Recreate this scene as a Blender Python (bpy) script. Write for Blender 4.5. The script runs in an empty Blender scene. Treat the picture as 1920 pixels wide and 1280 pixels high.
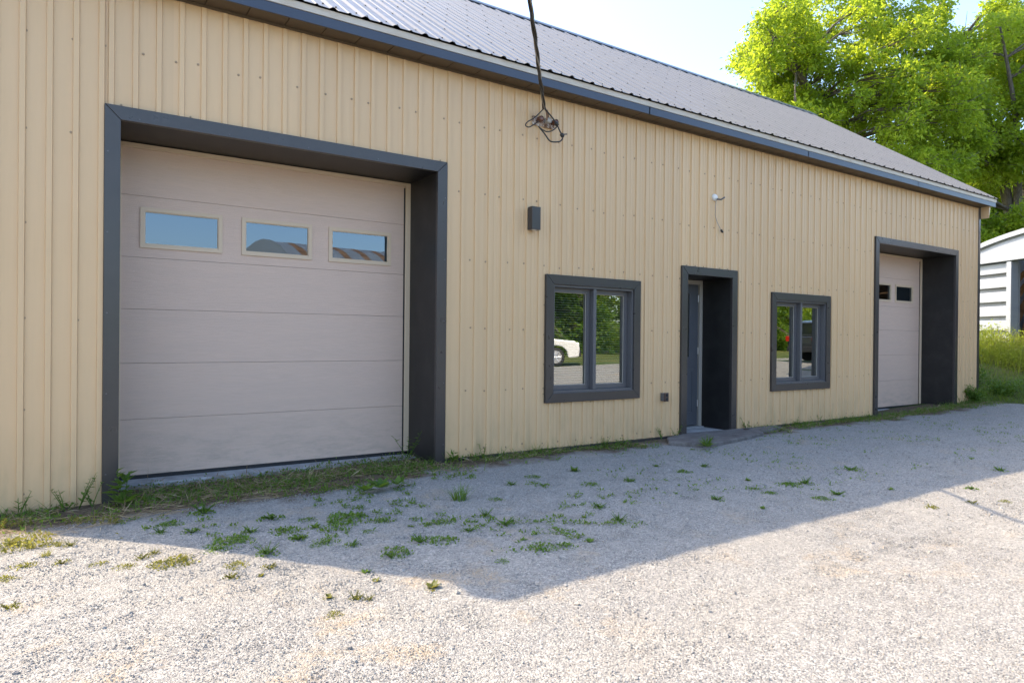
import bpy, math, random
import numpy as np
from mathutils import Vector, Matrix, noise

random.seed(7); RNG = np.random.default_rng(7)
S = bpy.context.scene
COL = S.collection

# ------------------------------------------------------------------ camera
FPX, YAW, PITCH, ROLL, CAMH, CAMD = 1272.0, 56.073, -0.207, 0.543, 1.18, 5.695
def cam_axes():
    y, p, r = (math.radians(a) for a in (YAW, PITCH, ROLL))
    f = Vector((math.cos(p)*math.cos(y), math.cos(p)*math.sin(y), math.sin(p)))
    rt = Vector((math.sin(y), -math.cos(y), 0)); up = rt.cross(f)
    return rt*math.cos(r)+up*math.sin(r), up*math.cos(r)-rt*math.sin(r), f
CR, CU, CF = cam_axes(); CC = Vector((0, -CAMD, CAMH))
cd = bpy.data.cameras.new('camera'); cam = bpy.data.objects.new('camera', cd); COL.objects.link(cam)
cam.matrix_world = Matrix(((CR.x, CU.x, -CF.x, CC.x), (CR.y, CU.y, -CF.y, CC.y), (CR.z, CU.z, -CF.z, CC.z), (0, 0, 0, 1)))
cd.sensor_width = 36; cd.lens = 36*FPX/1920; cd.clip_start = .05; cd.clip_end = 2000
S.camera = cam
def ray(x, y): return CF + CR*((x-960)/FPX) - CU*((y-640)/FPX)
def on_z(x, y, z=0.0):
    d = ray(x, y); return CC + d*((z-CC.z)/d.z)
def on_y(x, y, Y=0.0):
    d = ray(x, y); return CC + d*((Y-CC.y)/d.y)
def at_depth(x, y, k): return CC + ray(x, y)*k
def px_of(p):
    d = Vector(p)-CC; k = d.dot(CF); return 960+FPX*d.dot(CR)/k, 640-FPX*d.dot(CU)/k

# ------------------------------------------------------------------ sky, sun, exposure
SUN = Vector((-2.25, 2.87, 3.87)).normalized()          # towards the sun, from the eave's shadow on the gravel
W = bpy.data.worlds.new('World'); S.world = W; W.use_nodes = True
nt = W.node_tree; bg = nt.nodes['Background']
sky = nt.nodes.new('ShaderNodeTexSky'); sky.sky_type = 'NISHITA'; sky.sun_disc = False
sky.sun_elevation = math.asin(SUN.z); sky.sun_rotation = math.atan2(SUN.x, SUN.y)
sky.air_density = 1.0; sky.dust_density = 2.8; sky.ozone_density = 1.8; sky.altitude = 200
nt.links.new(sky.outputs[0], bg.inputs[0]); bg.inputs[1].default_value = .15
sl = bpy.data.lights.new('sun', 'SUN'); sl.energy = 2.5; sl.angle = math.radians(.53); sl.color = (1, .81, .58)
sun = bpy.data.objects.new('sun', sl); COL.objects.link(sun)
sun.rotation_euler = SUN.to_track_quat('Z', 'Y').to_euler()
vs = S.view_settings; vs.view_transform = 'Standard'; vs.look = 'None'; vs.gamma = 1; vs.use_curve_mapping = False
vs.exposure = 2.03

# ------------------------------------------------------------------ helpers
class MB:
    def __init__(s): s.v = []; s.f = []
    def add(s, vs, fs):
        n = len(s.v); s.v += [tuple(p) for p in vs]; s.f += [tuple(i+n for i in f) for f in fs]; return s
    def box(s, x0, x1, y0, y1, z0, z1):
        return s.add([(x0,y0,z0),(x1,y0,z0),(x1,y1,z0),(x0,y1,z0),(x0,y0,z1),(x1,y0,z1),(x1,y1,z1),(x0,y1,z1)],
                     [(0,3,2,1),(4,5,6,7),(0,1,5,4),(1,2,6,5),(2,3,7,6),(3,0,4,7)])
    def prism(s, poly, y0, y1):            # polygon in (x,z), extruded along y
        n = len(poly)
        return s.add([(x,y0,z) for x,z in poly]+[(x,y1,z) for x,z in poly],
                     [tuple(range(n)), tuple(range(2*n-1,n-1,-1))]+[(i,i+n,(i+1)%n+n,(i+1)%n) for i in range(n)])
    def slab(s, poly, z0, z1):             # polygon in (x,y), extruded along z
        n = len(poly)
        return s.add([(x,y,z0) for x,y in poly]+[(x,y,z1) for x,y in poly],
                     [tuple(range(n-1,-1,-1)), tuple(range(n,2*n))]+[(i,(i+1)%n,(i+1)%n+n,i+n) for i in range(n)])
    def tube(s, pts, r, n=8, caps=True):
        pts = [Vector(p) for p in pts]; k = len(pts)
        rs = r if isinstance(r, (list, tuple)) else [r]*k
        base = len(s.v); up = None
        for i, p in enumerate(pts):
            t = (pts[min(i+1,k-1)]-pts[max(i-1,0)]).normalized()
            if up is None: up = t.orthogonal().normalized()
            up = (up - t*up.dot(t)).normalized(); b = t.cross(up)
            for j in range(n):
                a = 2*math.pi*j/n; s.v.append(tuple(p+(up*math.cos(a)+b*math.sin(a))*rs[i]))
        for i in range(k-1):
            for j in range(n):
                a = base+i*n; s.f.append((a+j, a+(j+1)%n, a+n+(j+1)%n, a+n+j))
        if caps: s.f.append(tuple(base+j for j in range(n-1,-1,-1))); s.f.append(tuple(base+(k-1)*n+j for j in range(n)))
        return s
    def lathe(s, c, prof, n=16, axis='z'):
        base = len(s.v); k = len(prof)
        for r, h in prof:
            for j in range(n):
                a = 2*math.pi*j/n; u, w = r*math.cos(a), r*math.sin(a)
                s.v.append({'z':(c[0]+u,c[1]+w,c[2]+h),'y':(c[0]+u,c[1]+h,c[2]+w),'x':(c[0]+h,c[1]+u,c[2]+w)}[axis])
        for i in range(k-1):
            for j in range(n):
                a = base+i*n; s.f.append((a+j,a+(j+1)%n,a+n+(j+1)%n,a+n+j))
        s.f.append(tuple(base+j for j in range(n-1,-1,-1))); s.f.append(tuple(base+(k-1)*n+j for j in range(n)))
        return s
    def holed(s, x0, x1, z0, z1, holes, y0, y1):      # plate with rectangular holes
        xs = sorted({x0,x1,*[a for h in holes for a in h[:2] if x0 < a < x1]})
        zs = sorted({z0,z1,*[a for h in holes for a in h[2:] if z0 < a < z1]})
        ins = lambda x,z: x0 < x < x1 and z0 < z < z1 and not any(h[0]<x<h[1] and h[2]<z<h[3] for h in holes)
        for i in range(len(xs)-1):
            for j in range(len(zs)-1):
                a,b,c,d = xs[i],xs[i+1],zs[j],zs[j+1]; mx,mz = (a+b)/2,(c+d)/2
                if not ins(mx,mz): continue
                s.add([(a,y0,c),(b,y0,c),(b,y0,d),(a,y0,d)],[(0,1,2,3)]); s.add([(a,y1,c),(b,y1,c),(b,y1,d),(a,y1,d)],[(3,2,1,0)])
                e = 1e-5
                if not ins(a-e,mz): s.add([(a,y0,c),(a,y0,d),(a,y1,d),(a,y1,c)],[(0,1,2,3)])
                if not ins(b+e,mz): s.add([(b,y0,c),(b,y1,c),(b,y1,d),(b,y0,d)],[(0,1,2,3)])
                if not ins(mx,c-e): s.add([(a,y0,c),(a,y1,c),(b,y1,c),(b,y0,c)],[(0,1,2,3)])
                if not ins(mx,d+e): s.add([(a,y0,d),(b,y0,d),(b,y1,d),(a,y1,d)],[(0,1,2,3)])
        return s
    def build(s, name, mat, parent=None, smooth=False, bevel=0):
        me = bpy.data.meshes.new(name); me.from_pydata(s.v, [], s.f); me.update()
        return link(name, me, mat, parent, smooth, bevel)
def link(name, me, mat, parent=None, smooth=False, bevel=0):
    if mat: me.materials.append(mat)
    if smooth: me.polygons.foreach_set('use_smooth', [True]*len(me.polygons))
    o = bpy.data.objects.new(name, me); COL.objects.link(o)
    if parent: o.parent = parent
    if bevel:
        m = o.modifiers.new('bevel','BEVEL'); m.width = bevel; m.segments = 2; m.limit_method = 'ANGLE'
    return o
def fast_mesh(name, V, Q):                 # V (n,3) float, Q (m,4) quads
    me = bpy.data.meshes.new(name); V = np.ascontiguousarray(V, np.float32); Q = np.ascontiguousarray(Q, np.int32)
    k = Q.shape[1]
    me.vertices.add(len(V)); me.vertices.foreach_set('co', V.ravel())
    me.loops.add(Q.size); me.loops.foreach_set('vertex_index', Q.ravel())
    me.polygons.add(len(Q)); me.polygons.foreach_set('loop_start', np.arange(0, Q.size, k, dtype=np.int32))
    me.polygons.foreach_set('loop_total', np.full(len(Q), k, np.int32)); me.update(calc_edges=True); return me
def empty(name, loc=(0,0,0), rz=0):
    o = bpy.data.objects.new(name, None); COL.objects.link(o); o.location = loc; o.rotation_euler = (0,0,rz); o.empty_display_size = .2; return o
def tag(o, label=None, cat=None, group=None, kind=None):
    if label: o['label'] = label
    if cat: o['category'] = cat
    if group: o['group'] = group
    if kind: o['kind'] = kind
    return o
def copy_tree(o, parent=None):
    c = o.copy(); COL.objects.link(c); c.parent = parent
    for ch in o.children: copy_tree(ch, c)
    return c

# ------------------------------------------------------------------ materials
def mat(name, col, rough=.5, metal=0., spec=.5):
    m = bpy.data.materials.new(name); m.use_nodes = True; b = m.node_tree.nodes['Principled BSDF']
    b.inputs['Base Color'].default_value = (*col, 1); b.inputs['Roughness'].default_value = rough
    b.inputs['Metallic'].default_value = metal; b.inputs['Specular IOR Level'].default_value = spec
    return m
class NT:
    def __init__(s, m): s.t = m.node_tree; s.b = s.t.nodes.get('Principled BSDF'); s.out = s.t.nodes['Material Output']
    def n(s, typ, ins=None, **kw):
        nd = s.t.nodes.new(typ)
        for k, v in kw.items(): setattr(nd, k, v)
        for k, v in (ins or {}).items():
            if hasattr(v, 'bl_idname') and 'Socket' in v.bl_idname: s.t.links.new(v, nd.inputs[k])
            else: nd.inputs[k].default_value = v
        return nd
    def coord(s, scale=(1,1,1)):
        tc = s.n('ShaderNodeTexCoord'); mp = s.n('ShaderNodeMapping', {'Vector': tc.outputs['Object'], 'Scale': scale}); return mp.outputs[0]
    def noise(s, vec, scale, detail=4, rough=.6):
        return s.n('ShaderNodeTexNoise', {'Vector': vec, 'Scale': scale, 'Detail': detail, 'Roughness': rough}).outputs['Fac']
    def ramp(s, fac, stops):
        r = s.n('ShaderNodeValToRGB', {'Fac': fac}); e = r.color_ramp.elements
        while len(e) < len(stops): e.new(.5)
        for el, (p, c) in zip(e, stops): el.position = p; el.color = (*c, 1) if len(c) == 3 else c
        return r.outputs['Color']
    def rng(s, v, a, b, c=0., d=1.): return s.n('ShaderNodeMapRange', {'Value': v, 'From Min': a, 'From Max': b, 'To Min': c, 'To Max': d}).outputs[0]
    def mix(s, fac, a, b, mode='MIX'):
        m = s.n('ShaderNodeMix', data_type='RGBA', blend_type=mode)
        for sock, v in ((m.inputs[0], fac), (m.inputs[6], a), (m.inputs[7], b)):
            if hasattr(v, 'bl_idname'): s.t.links.new(v, sock)
            else: sock.default_value = v if not isinstance(v, tuple) else (*v[:3], 1)
        return m.outputs[2]
    def math(s, op, a, b=0.):
        m = s.n('ShaderNodeMath', operation=op)
        for i, v in enumerate((a, b)):
            if hasattr(v, 'bl_idname'): s.t.links.new(v, m.inputs[i])
            else: m.inputs[i].default_value = v
        return m.outputs[0]
    def bump(s, h, strength=.3, dist=.01, normal=None):
        d = {'Height': h, 'Strength': strength, 'Distance': dist}
        if normal is not None: d['Normal'] = normal
        return s.n('ShaderNodeBump', d).outputs[0]
    def set(s, **kw):
        for k, v in kw.items():
            k = {'col':'Base Color','rough':'Roughness','normal':'Normal'}.get(k, k)
            if hasattr(v, 'bl_idname'): s.t.links.new(v, s.b.inputs[k])
            else: s.b.inputs[k].default_value = v
M = {}
# tan painted steel siding
m = M['siding'] = mat('tan_painted_steel', (.46,.37,.24), .42); n = NT(m)
co = n.coord(); st = n.coord((14,14,.7)); big = n.noise(co, .8, 3); fine = n.noise(st, 3, 5)
c = n.mix(n.rng(fine,.3,.75,0,.35), (.615,.415,.222), (.555,.38,.208))
c = n.mix(n.rng(big,.35,.7,0,.35), c, (.63,.44,.255))
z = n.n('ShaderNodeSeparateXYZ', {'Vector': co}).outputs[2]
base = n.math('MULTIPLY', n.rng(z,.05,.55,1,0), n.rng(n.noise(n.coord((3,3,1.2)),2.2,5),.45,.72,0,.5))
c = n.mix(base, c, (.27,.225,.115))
c = n.mix(1., c, n.ramp(n.n('ShaderNodeObjectInfo').outputs['Random'], [(0,(.93,.93,.94)),(1,(1,1,1))]), 'MULTIPLY')
n.set(col=c, rough=n.rng(fine,.2,.8,.36,.5), normal=n.bump(n.noise(n.coord((5,5,1.1)),1.6,2),.34,.02))
# dark trim
m = M['trim'] = mat('charcoal_trim_metal', (.030,.031,.034), .34); n = NT(m)
n.set(col=n.mix(n.rng(n.noise(n.coord((2,2,2)),3,7,.7),.35,.75), (.038,.034,.033), (.047,.041,.039)), rough=n.rng(n.noise(n.coord(),9,4),.3,.7,.27,.32), normal=n.bump(n.noise(n.coord((1,1,1)),1.6,2),.12,.01))
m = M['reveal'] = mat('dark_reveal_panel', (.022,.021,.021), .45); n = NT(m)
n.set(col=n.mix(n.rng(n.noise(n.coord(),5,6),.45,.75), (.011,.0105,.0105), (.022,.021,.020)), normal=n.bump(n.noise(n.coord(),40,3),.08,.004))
m = M['fascia'] = mat('slate_blue_fascia', (.05,.06,.08), .36); n = NT(m)
n.set(col=n.mix(n.noise(n.coord((.6,3,3)),3,4), (.030,.040,.066), (.045,.056,.085)))
m = M['drip'] = mat('pale_drip_edge', (.50,.47,.43), .4); n = NT(m)
n.set(col=n.mix(n.rng(n.noise(n.coord((1,4,4)),5,5),.45,.7,0,.6), (.52,.49,.45), (.42,.34,.26)))
m = M['soffit'] = mat('brown_soffit', (.09,.062,.036), .55)
m = M['roof'] = mat('grey_brown_steel_roof', (.20,.18,.17), .36); n = NT(m)
n.set(col=n.mix(n.noise(n.coord((1,1,1)),2.5,5), (.115,.113,.109), (.16,.156,.148)), rough=n.rng(n.noise(n.coord((.5,2,2)),6,4),.3,.7,.30,.44), normal=n.bump(n.noise(n.coord((2,.6,.6)),2,2),.12,.02))
m = M['screw'] = mat('weathered_screw', (.30,.215,.13), .5, .2)
m = M['roofscrew'] = mat('dark_roof_screw', (.05,.05,.055), .5, .3)
# garage door panels: embossed wood grain running sideways
m = M['door'] = mat('taupe_door_steel', (.40,.335,.30), .5); n = NT(m)
gr = n.noise(n.coord((1.3,1,42)),5,6,.7); gr2 = n.noise(n.coord((.6,1,9)),2.5,4)
c = n.mix(n.rng(gr,.3,.7), (.53,.385,.302), (.61,.452,.358)); c = n.mix(n.rng(gr2,.4,.75,0,.4), c, (.50,.375,.305))
z = n.n('ShaderNodeSeparateXYZ', {'Vector': n.coord()}).outputs[2]
dirt = n.math('MULTIPLY', n.rng(z,.05,.6,1,0), n.rng(n.noise(n.coord((1.2,1,4)),4,8,.7),.45,.75,0,.5))
n.set(col=n.mix(dirt, c, (.20,.185,.15)), normal=n.bump(gr,.6,.005), rough=.47)
m = M['doorframe'] = mat('beige_window_frame', (.56,.43,.30), .45)
m = M['seal'] = mat('black_rubber', (.012,.012,.013), .7)
m = M['vinyl'] = mat('slate_vinyl', (.09,.088,.092), .38)
m = M['entry'] = mat('slate_entry_door', (.075,.082,.095), .4); n = NT(m)
n.set(col=n.mix(n.noise(n.coord((2,2,2)),3,4), (.065,.072,.085), (.09,.097,.11)))
m = M['jamb'] = mat('pale_jamb', (.34,.31,.27), .5)
m = M['blind'] = mat('white_blind', (.72,.72,.70), .5)
m = M['inner'] = mat('dim_interior', (.10,.095,.09), .8)
def glass(name, refl, tint):
    m = bpy.data.materials.new(name); m.use_nodes = True; n = NT(m); n.t.nodes.remove(n.b)
    g = n.n('ShaderNodeBsdfGlossy', {'Color': (*tint, 1), 'Roughness': .004, 'Normal': n.bump(n.noise(n.coord(),2.2,1),.009,.05)})
    t = n.n('ShaderNodeBsdfTransparent', {'Color': (.55,.6,.6,1)})
    lw = n.n('ShaderNodeFresnel', {'IOR': 1.5}); f = n.math('ADD', lw.outputs[0], refl)
    mx = n.n('ShaderNodeMixShader', {0: f, 1: t.outputs[0], 2: g.outputs[0]}); n.t.links.new(mx.outputs[0], n.out.inputs[0]); return m
M['glass'] = glass('coated_window_glass', .30, (.96,1,.97))
M['doorglass'] = glass('tinted_door_glass', .10, (.70,.86,1))
m = M['concrete'] = mat('worn_concrete', (.33,.33,.33), .85); n = NT(m)
n.set(col=n.ramp(n.noise(n.coord(),7,8,.7), [(.3,(.20,.20,.20)),(.6,(.36,.36,.355)),(.8,(.45,.44,.42))]), normal=n.bump(n.noise(n.coord(),45,6,.7),.5,.006))
m = M['flag'] = mat('weathered_flagstone', (.22,.21,.21), .85); n = NT(m)
n.set(col=n.ramp(n.noise(n.coord((1,2.5,1)),6,8,.65), [(.3,(.055,.048,.044)),(.55,(.13,.118,.11)),(.8,(.21,.195,.185))]), normal=n.bump(n.noise(n.coord((1,3,1)),12,7,.7),.7,.012))
# gravel
def gravel_cols(n, vec):
    v = n.n('ShaderNodeTexVoronoi', {'Vector': vec, 'Scale': 125.}); v2 = n.n('ShaderNodeTexVoronoi', {'Vector': vec, 'Scale': 52.})
    return v, v2
m = M['gravel'] = mat('crushed_limestone', (.33,.325,.32), .9, spec=.25); n = NT(m); vec = n.coord()
v, v2 = gravel_cols(n, vec)
sx = n.n('ShaderNodeSeparateColor', {'Color': v.outputs['Color']}); s2 = n.n('ShaderNodeSeparateColor', {'Color': v2.outputs['Color']})
c = n.ramp(sx.outputs[0], [(0,(0.103,0.103,0.107)),(0.22,(0.215,0.215,0.216)),(0.7,(0.278,0.276,0.273)),(1,(0.412,0.404,0.391))])
c = n.mix(n.rng(s2.outputs[0],.9,.93,0,.4), c, (.36,.35,.33))
dust = n.math('MAXIMUM', n.rng(n.noise(vec,1.1,6,.62),.42,.66,0,.6), n.rng(n.noise(n.coord((.22,1.5,1)),1.4,5,.6),.48,.68,0,.85))
c = n.mix(n.math('MULTIPLY', dust, .62), c, (0.313,0.302,0.281))
c = n.mix(n.rng(n.noise(vec,44,4,.75),.30,.58,.55,0), c, (0.116,0.116,0.122))
c = n.mix(n.rng(n.noise(vec,21,4,.75),.55,.8,0,.6), c, (0.464,0.464,0.458))
sand = n.math('MULTIPLY', n.rng(n.noise(n.n('ShaderNodeMapping',{'Vector':vec,'Location':(3.1,1.7,0)}).outputs[0],2.3,8,.72),.53,.70,0,.55), n.rng(n.noise(n.n('ShaderNodeMapping',{'Vector':vec,'Location':(8,2,0)}).outputs[0],.35,2),.42,.6,0,1))
c = n.mix(sand, c, (0.348,0.249,0.133))
xyz = n.n('ShaderNodeSeparateXYZ', {'Vector': vec})
edge = n.math('ADD', xyz.outputs[1], n.rng(n.noise(vec,1.7,6,.65),.25,.75,-.30,.30))
edge = n.math('ADD', edge, n.rng(xyz.outputs[0],3.6,2.2,0,.26))
soil = n.math('MULTIPLY', n.rng(edge,-.42,-.18), n.rng(xyz.outputs[1],.9,.7))
c = n.mix(soil, c, n.ramp(n.noise(vec,28,6,.7), [(.3,(.045,.032,.022)),(.55,(.115,.085,.058)),(.8,(.23,.19,.14))]))
c = n.mix(1., c, (1.0,.985,.93), 'MULTIPLY')
h = n.math('ADD', n.math('MULTIPLY', n.rng(v.outputs['Distance'],0,.7,1,0),.7), n.math('MULTIPLY', n.noise(vec,60,5,.7),.6))
h2 = n.noise(vec, 7, 4)
n.set(col=c, normal=n.bump(h,.75,.008, n.bump(h2,.25,.05)))
m = M['stone'] = mat('loose_gravel_stone', (.36,.355,.35), .85, spec=.25); n = NT(m)
oi = n.n('ShaderNodeObjectInfo').outputs['Random']
c = n.ramp(oi, [(0,(0.0773,0.0773,0.0815)),(0.2,(0.206,0.206,0.206)),(0.65,(0.283,0.281,0.275)),(0.9,(0.394,0.386,0.374)),(1,(0.343,0.266,0.172))])
c = n.mix(1., c, (1.0,.98,.92), 'MULTIPLY')
n.set(col=n.mix(n.noise(n.coord(),60,4), c, (.26,.25,.235)), normal=n.bump(n.noise(n.coord(),150,3),.3,.002))
m = M['turf'] = mat('rough_turf', (.05,.08,.02), .9, spec=.2); n = NT(m); vec = n.coord()
n.set(col=n.mix(n.rng(n.noise(vec,.5,6),.35,.65), n.ramp(n.noise(vec,25,6,.7),[(.3,(.03,.055,.012)),(.7,(.085,.13,.03))]), (.12,.125,.035)), normal=n.bump(n.noise(vec,40,6,.7),.8,.04))
def leafmat(name, stops, trans, tfac=.45, rough=.5):
    m = bpy.data.materials.new(name); m.use_nodes = True; n = NT(m)
    g = n.n('ShaderNodeNewGeometry').outputs['Random Per Island']
    big = n.noise(n.coord(), .45, 2)
    f = n.math('ADD', n.math('MULTIPLY', g, .65), n.rng(big,.3,.7,0,.35))
    c = n.ramp(f, stops); n.set(col=c, rough=rough); n.b.inputs['Specular IOR Level'].default_value = .3
    t = n.n('ShaderNodeBsdfTranslucent', {'Color': n.mix(.75, c, trans)})
    mx = n.n('ShaderNodeMixShader', {0: tfac, 1: n.b.outputs[0], 2: t.outputs[0]}); n.t.links.new(mx.outputs[0], n.out.inputs[0]); return m
M['leaf'] = leafmat('sunlit_ash_leaf', [(0,(.045,.10,.014)),(.5,(.135,.215,.02)),(1,(.24,.285,.032))], (.68,.82,.05), .54)
M['leaf2'] = leafmat('deep_green_leaf', [(0,(.03,.075,.012)),(.5,(.068,.135,.018)),(1,(.125,.175,.025))], (.44,.62,.05), .5)
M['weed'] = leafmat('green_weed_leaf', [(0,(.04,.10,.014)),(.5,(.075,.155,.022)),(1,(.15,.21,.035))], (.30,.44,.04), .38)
M['sunweed'] = leafmat('sunlit_weed_leaf', [(0,(.06,.09,.016)),(.5,(.13,.14,.03)),(1,(.24,.20,.06))], (.40,.38,.06), .4)  # sunlight painted into the leaf colour, for weeds outside the building's shadow
M['suntallweed'] = leafmat('sunlit_tall_weed', [(0,(.10,.12,.02)),(.5,(.19,.19,.035)),(1,(.30,.25,.08))], (.52,.66,.06), .5)  # sunlit look of the tall weeds put into their yellow colour
M['straw'] = leafmat('dead_straw', [(0,(.13,.075,.04)),(.5,(.30,.215,.115)),(1,(.52,.43,.27))], (.4,.3,.15), .2)
M['grass'] = leafmat('lawn_grass', [(0,(.04,.08,.012)),(.5,(.075,.135,.018)),(1,(.15,.18,.03))], (.35,.45,.04), .45)
M['flower'] = mat('chicory_blue', (.16,.2,.6), .6)
m = M['bark'] = mat('grey_bark', (.12,.10,.08), .9); n = NT(m)
n.set(col=n.ramp(n.noise(n.coord((6,6,1)),3,7,.7),[(.3,(.055,.045,.037)),(.7,(.19,.165,.14))]), normal=n.bump(n.noise(n.coord((8,8,1.5)),4,6),.8,.03))
m = M['galv'] = mat('galvanised_steel', (.55,.57,.60), .45, .25); n = NT(m)
n.set(col=n.mix(n.rng(n.noise(n.coord((1,1,3)),2.5,6),.45,.75,0,.6), (.31,.335,.37), (.25,.27,.30)))
m = M['rust'] = mat('rusty_steel', (.20,.10,.05), .8); n = NT(m)
n.set(col=n.ramp(n.noise(n.coord((1,1,2)),4,7,.7),[(.3,(.11,.055,.03)),(.55,(.24,.13,.07)),(.8,(.36,.26,.19))]))
m = M['rustywhite'] = mat('rust_streaked_bracket', (.45,.42,.38), .7); n = NT(m)
n.set(col=n.ramp(n.noise(n.coord(),26,6,.75),[(.38,(.10,.045,.025)),(.48,(.30,.18,.11)),(.56,(.62,.58,.53))]))
M['outlet'] = mat('brown_outlet_cover', (.06,.034,.026), .5)
M['cable'] = mat('black_cable', (.022,.02,.018), .5)
M['cablegrey'] = mat('bare_aluminium_strand', (.30,.28,.25), .45, .6)
M['porcelain'] = mat('brown_insulator', (.12,.05,.03), .2)
M['white'] = mat('white_car_paint', (.62,.62,.62), .2)
M['darkpaint'] = mat('charcoal_car_paint', (.03,.032,.036), .2)
M['tyre'] = mat('tyre_rubber', (.018,.018,.018), .8)
M['chrome'] = mat('alloy_rim', (.6,.6,.62), .3, .8)
M['carglass'] = mat('dark_car_glass', (.012,.014,.016), .05)
M['redlens'] = mat('red_lens', (.5,.015,.01), .2)
M['clearlens'] = mat('clear_lens', (.7,.7,.7), .15)
M['wood'] = mat('grey_pole_wood', (.20,.16,.12), .9)
M['plaster'] = mat('white_cap', (.7,.68,.64), .5)

# ------------------------------------------------------------------ ground
def gz(x, y=0.):
    return float(np.interp(x, [-12,-1,.3,3,7,10.7,13.5,14.4,20,30,60,200], [-.1,-.06,-.04,-.005,-.005,-.012,.055,.11,.25,.35,.5,.5]))
def sstep(a, b, v): v = min(1,max(0,(v-a)/(b-a))); return v*v*(3-2*v)
def bank(x, y): return .66*sstep(14.3,17.8,x)*sstep(-3.4,-1.0,y)
def grid(xs, ys, zf):
    nx, ny = len(xs), len(ys)
    V = np.array([(x, y, zf(x, y)) for y in ys for x in xs]); i = np.arange(nx-1)[None,:]+nx*np.arange(ny-1)[:,None]
    Q = np.stack([i, i+1, i+1+nx, i+nx], -1).reshape(-1,4); return V, Q
def terrain_z(x, y):
    if -.46 < x < 14.33 and .66 < y < 7.1: return -.3
    if x < 13.3 and -13.9 < y < -.45: return gz(x,y)-.15
    d = max(0, math.hypot(x-8, y)-45); return gz(x,y) + bank(x,y) - .01 + d*.012 + (noise.noise((x*.35,y*.35,0))*.04 if x > 14.6 else 0)
xs = sorted({*np.r_[-200,-120,-70,-40,-25,-15,-8,-4,-2,-.47,-.45,14.32,14.34,60,80,110,160,250], *np.arange(0,14,1.0), *np.arange(14.6,34,.4), *np.arange(34,60,3)})
ys = sorted({*np.r_[-200,-120,-80,-60,-45,-35,-28,-22,-18,-15,-12,-9,.655,.665,7.09,7.11,12,14,16,20,25,30,40,60,100,160,250], *np.arange(-8,12,.4)})
V, Q = grid(xs, ys, terrain_z); me = fast_mesh('ground', V, Q)
tag(link('ground', me, M['turf'], smooth=True), kind='structure')
def drive_z(x, y):
    z = gz(x,y) + .006 + .016*noise.noise((x*.9,y*.9,3)) + .006*noise.noise((x*4,y*4,7)) + .004*noise.noise((x*11,y*11,4)) - .016*(math.exp(-((y+3.55+.15*math.sin(x*.4))/.22)**2)+math.exp(-((y+5.1+.15*math.sin(x*.4))/.22)**2))
    if y > -.5: z += .010*(y+.5)/.5*(1+noise.noise((x*2,y*2,1)))*(1 if y < 0 else 0)
    if x > 13.4 and y > -1.2:                     # the drive dips under the turf past the corner
        z -= .10*min(1,max(0,(x-14.3+.5*noise.noise((x,y*2,5))))/.5)*min(1,max(0,(y+1.25+.2*noise.noise((x*1.5,2,y))))/.35)
    if y > .45: z = gz(x,y)-.05
    if y < -14.5: z -= .08*min(1,(-14.5-y+.4*noise.noise((x*.4,0,0)))/1.2)
    return z
xs = [-60,-30,-18,-10,-6,-4,-3]+list(np.arange(-2.5,16.6,.07))+list(np.arange(17,24,.5))+[26,30,40,60]
ys = [-16.4,-16,-15.6,-15.2,-14.8,-14.4,-14,-12,-10,-8,-7]+list(np.arange(-6,.1,.07))+[.16,.24,.32,.40,.47,.62]
V, Q = grid(xs, ys, drive_z); tag(link('gravel_drive', fast_mesh('gravel_drive', V, Q), M['gravel'], smooth=True), kind='structure')

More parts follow.
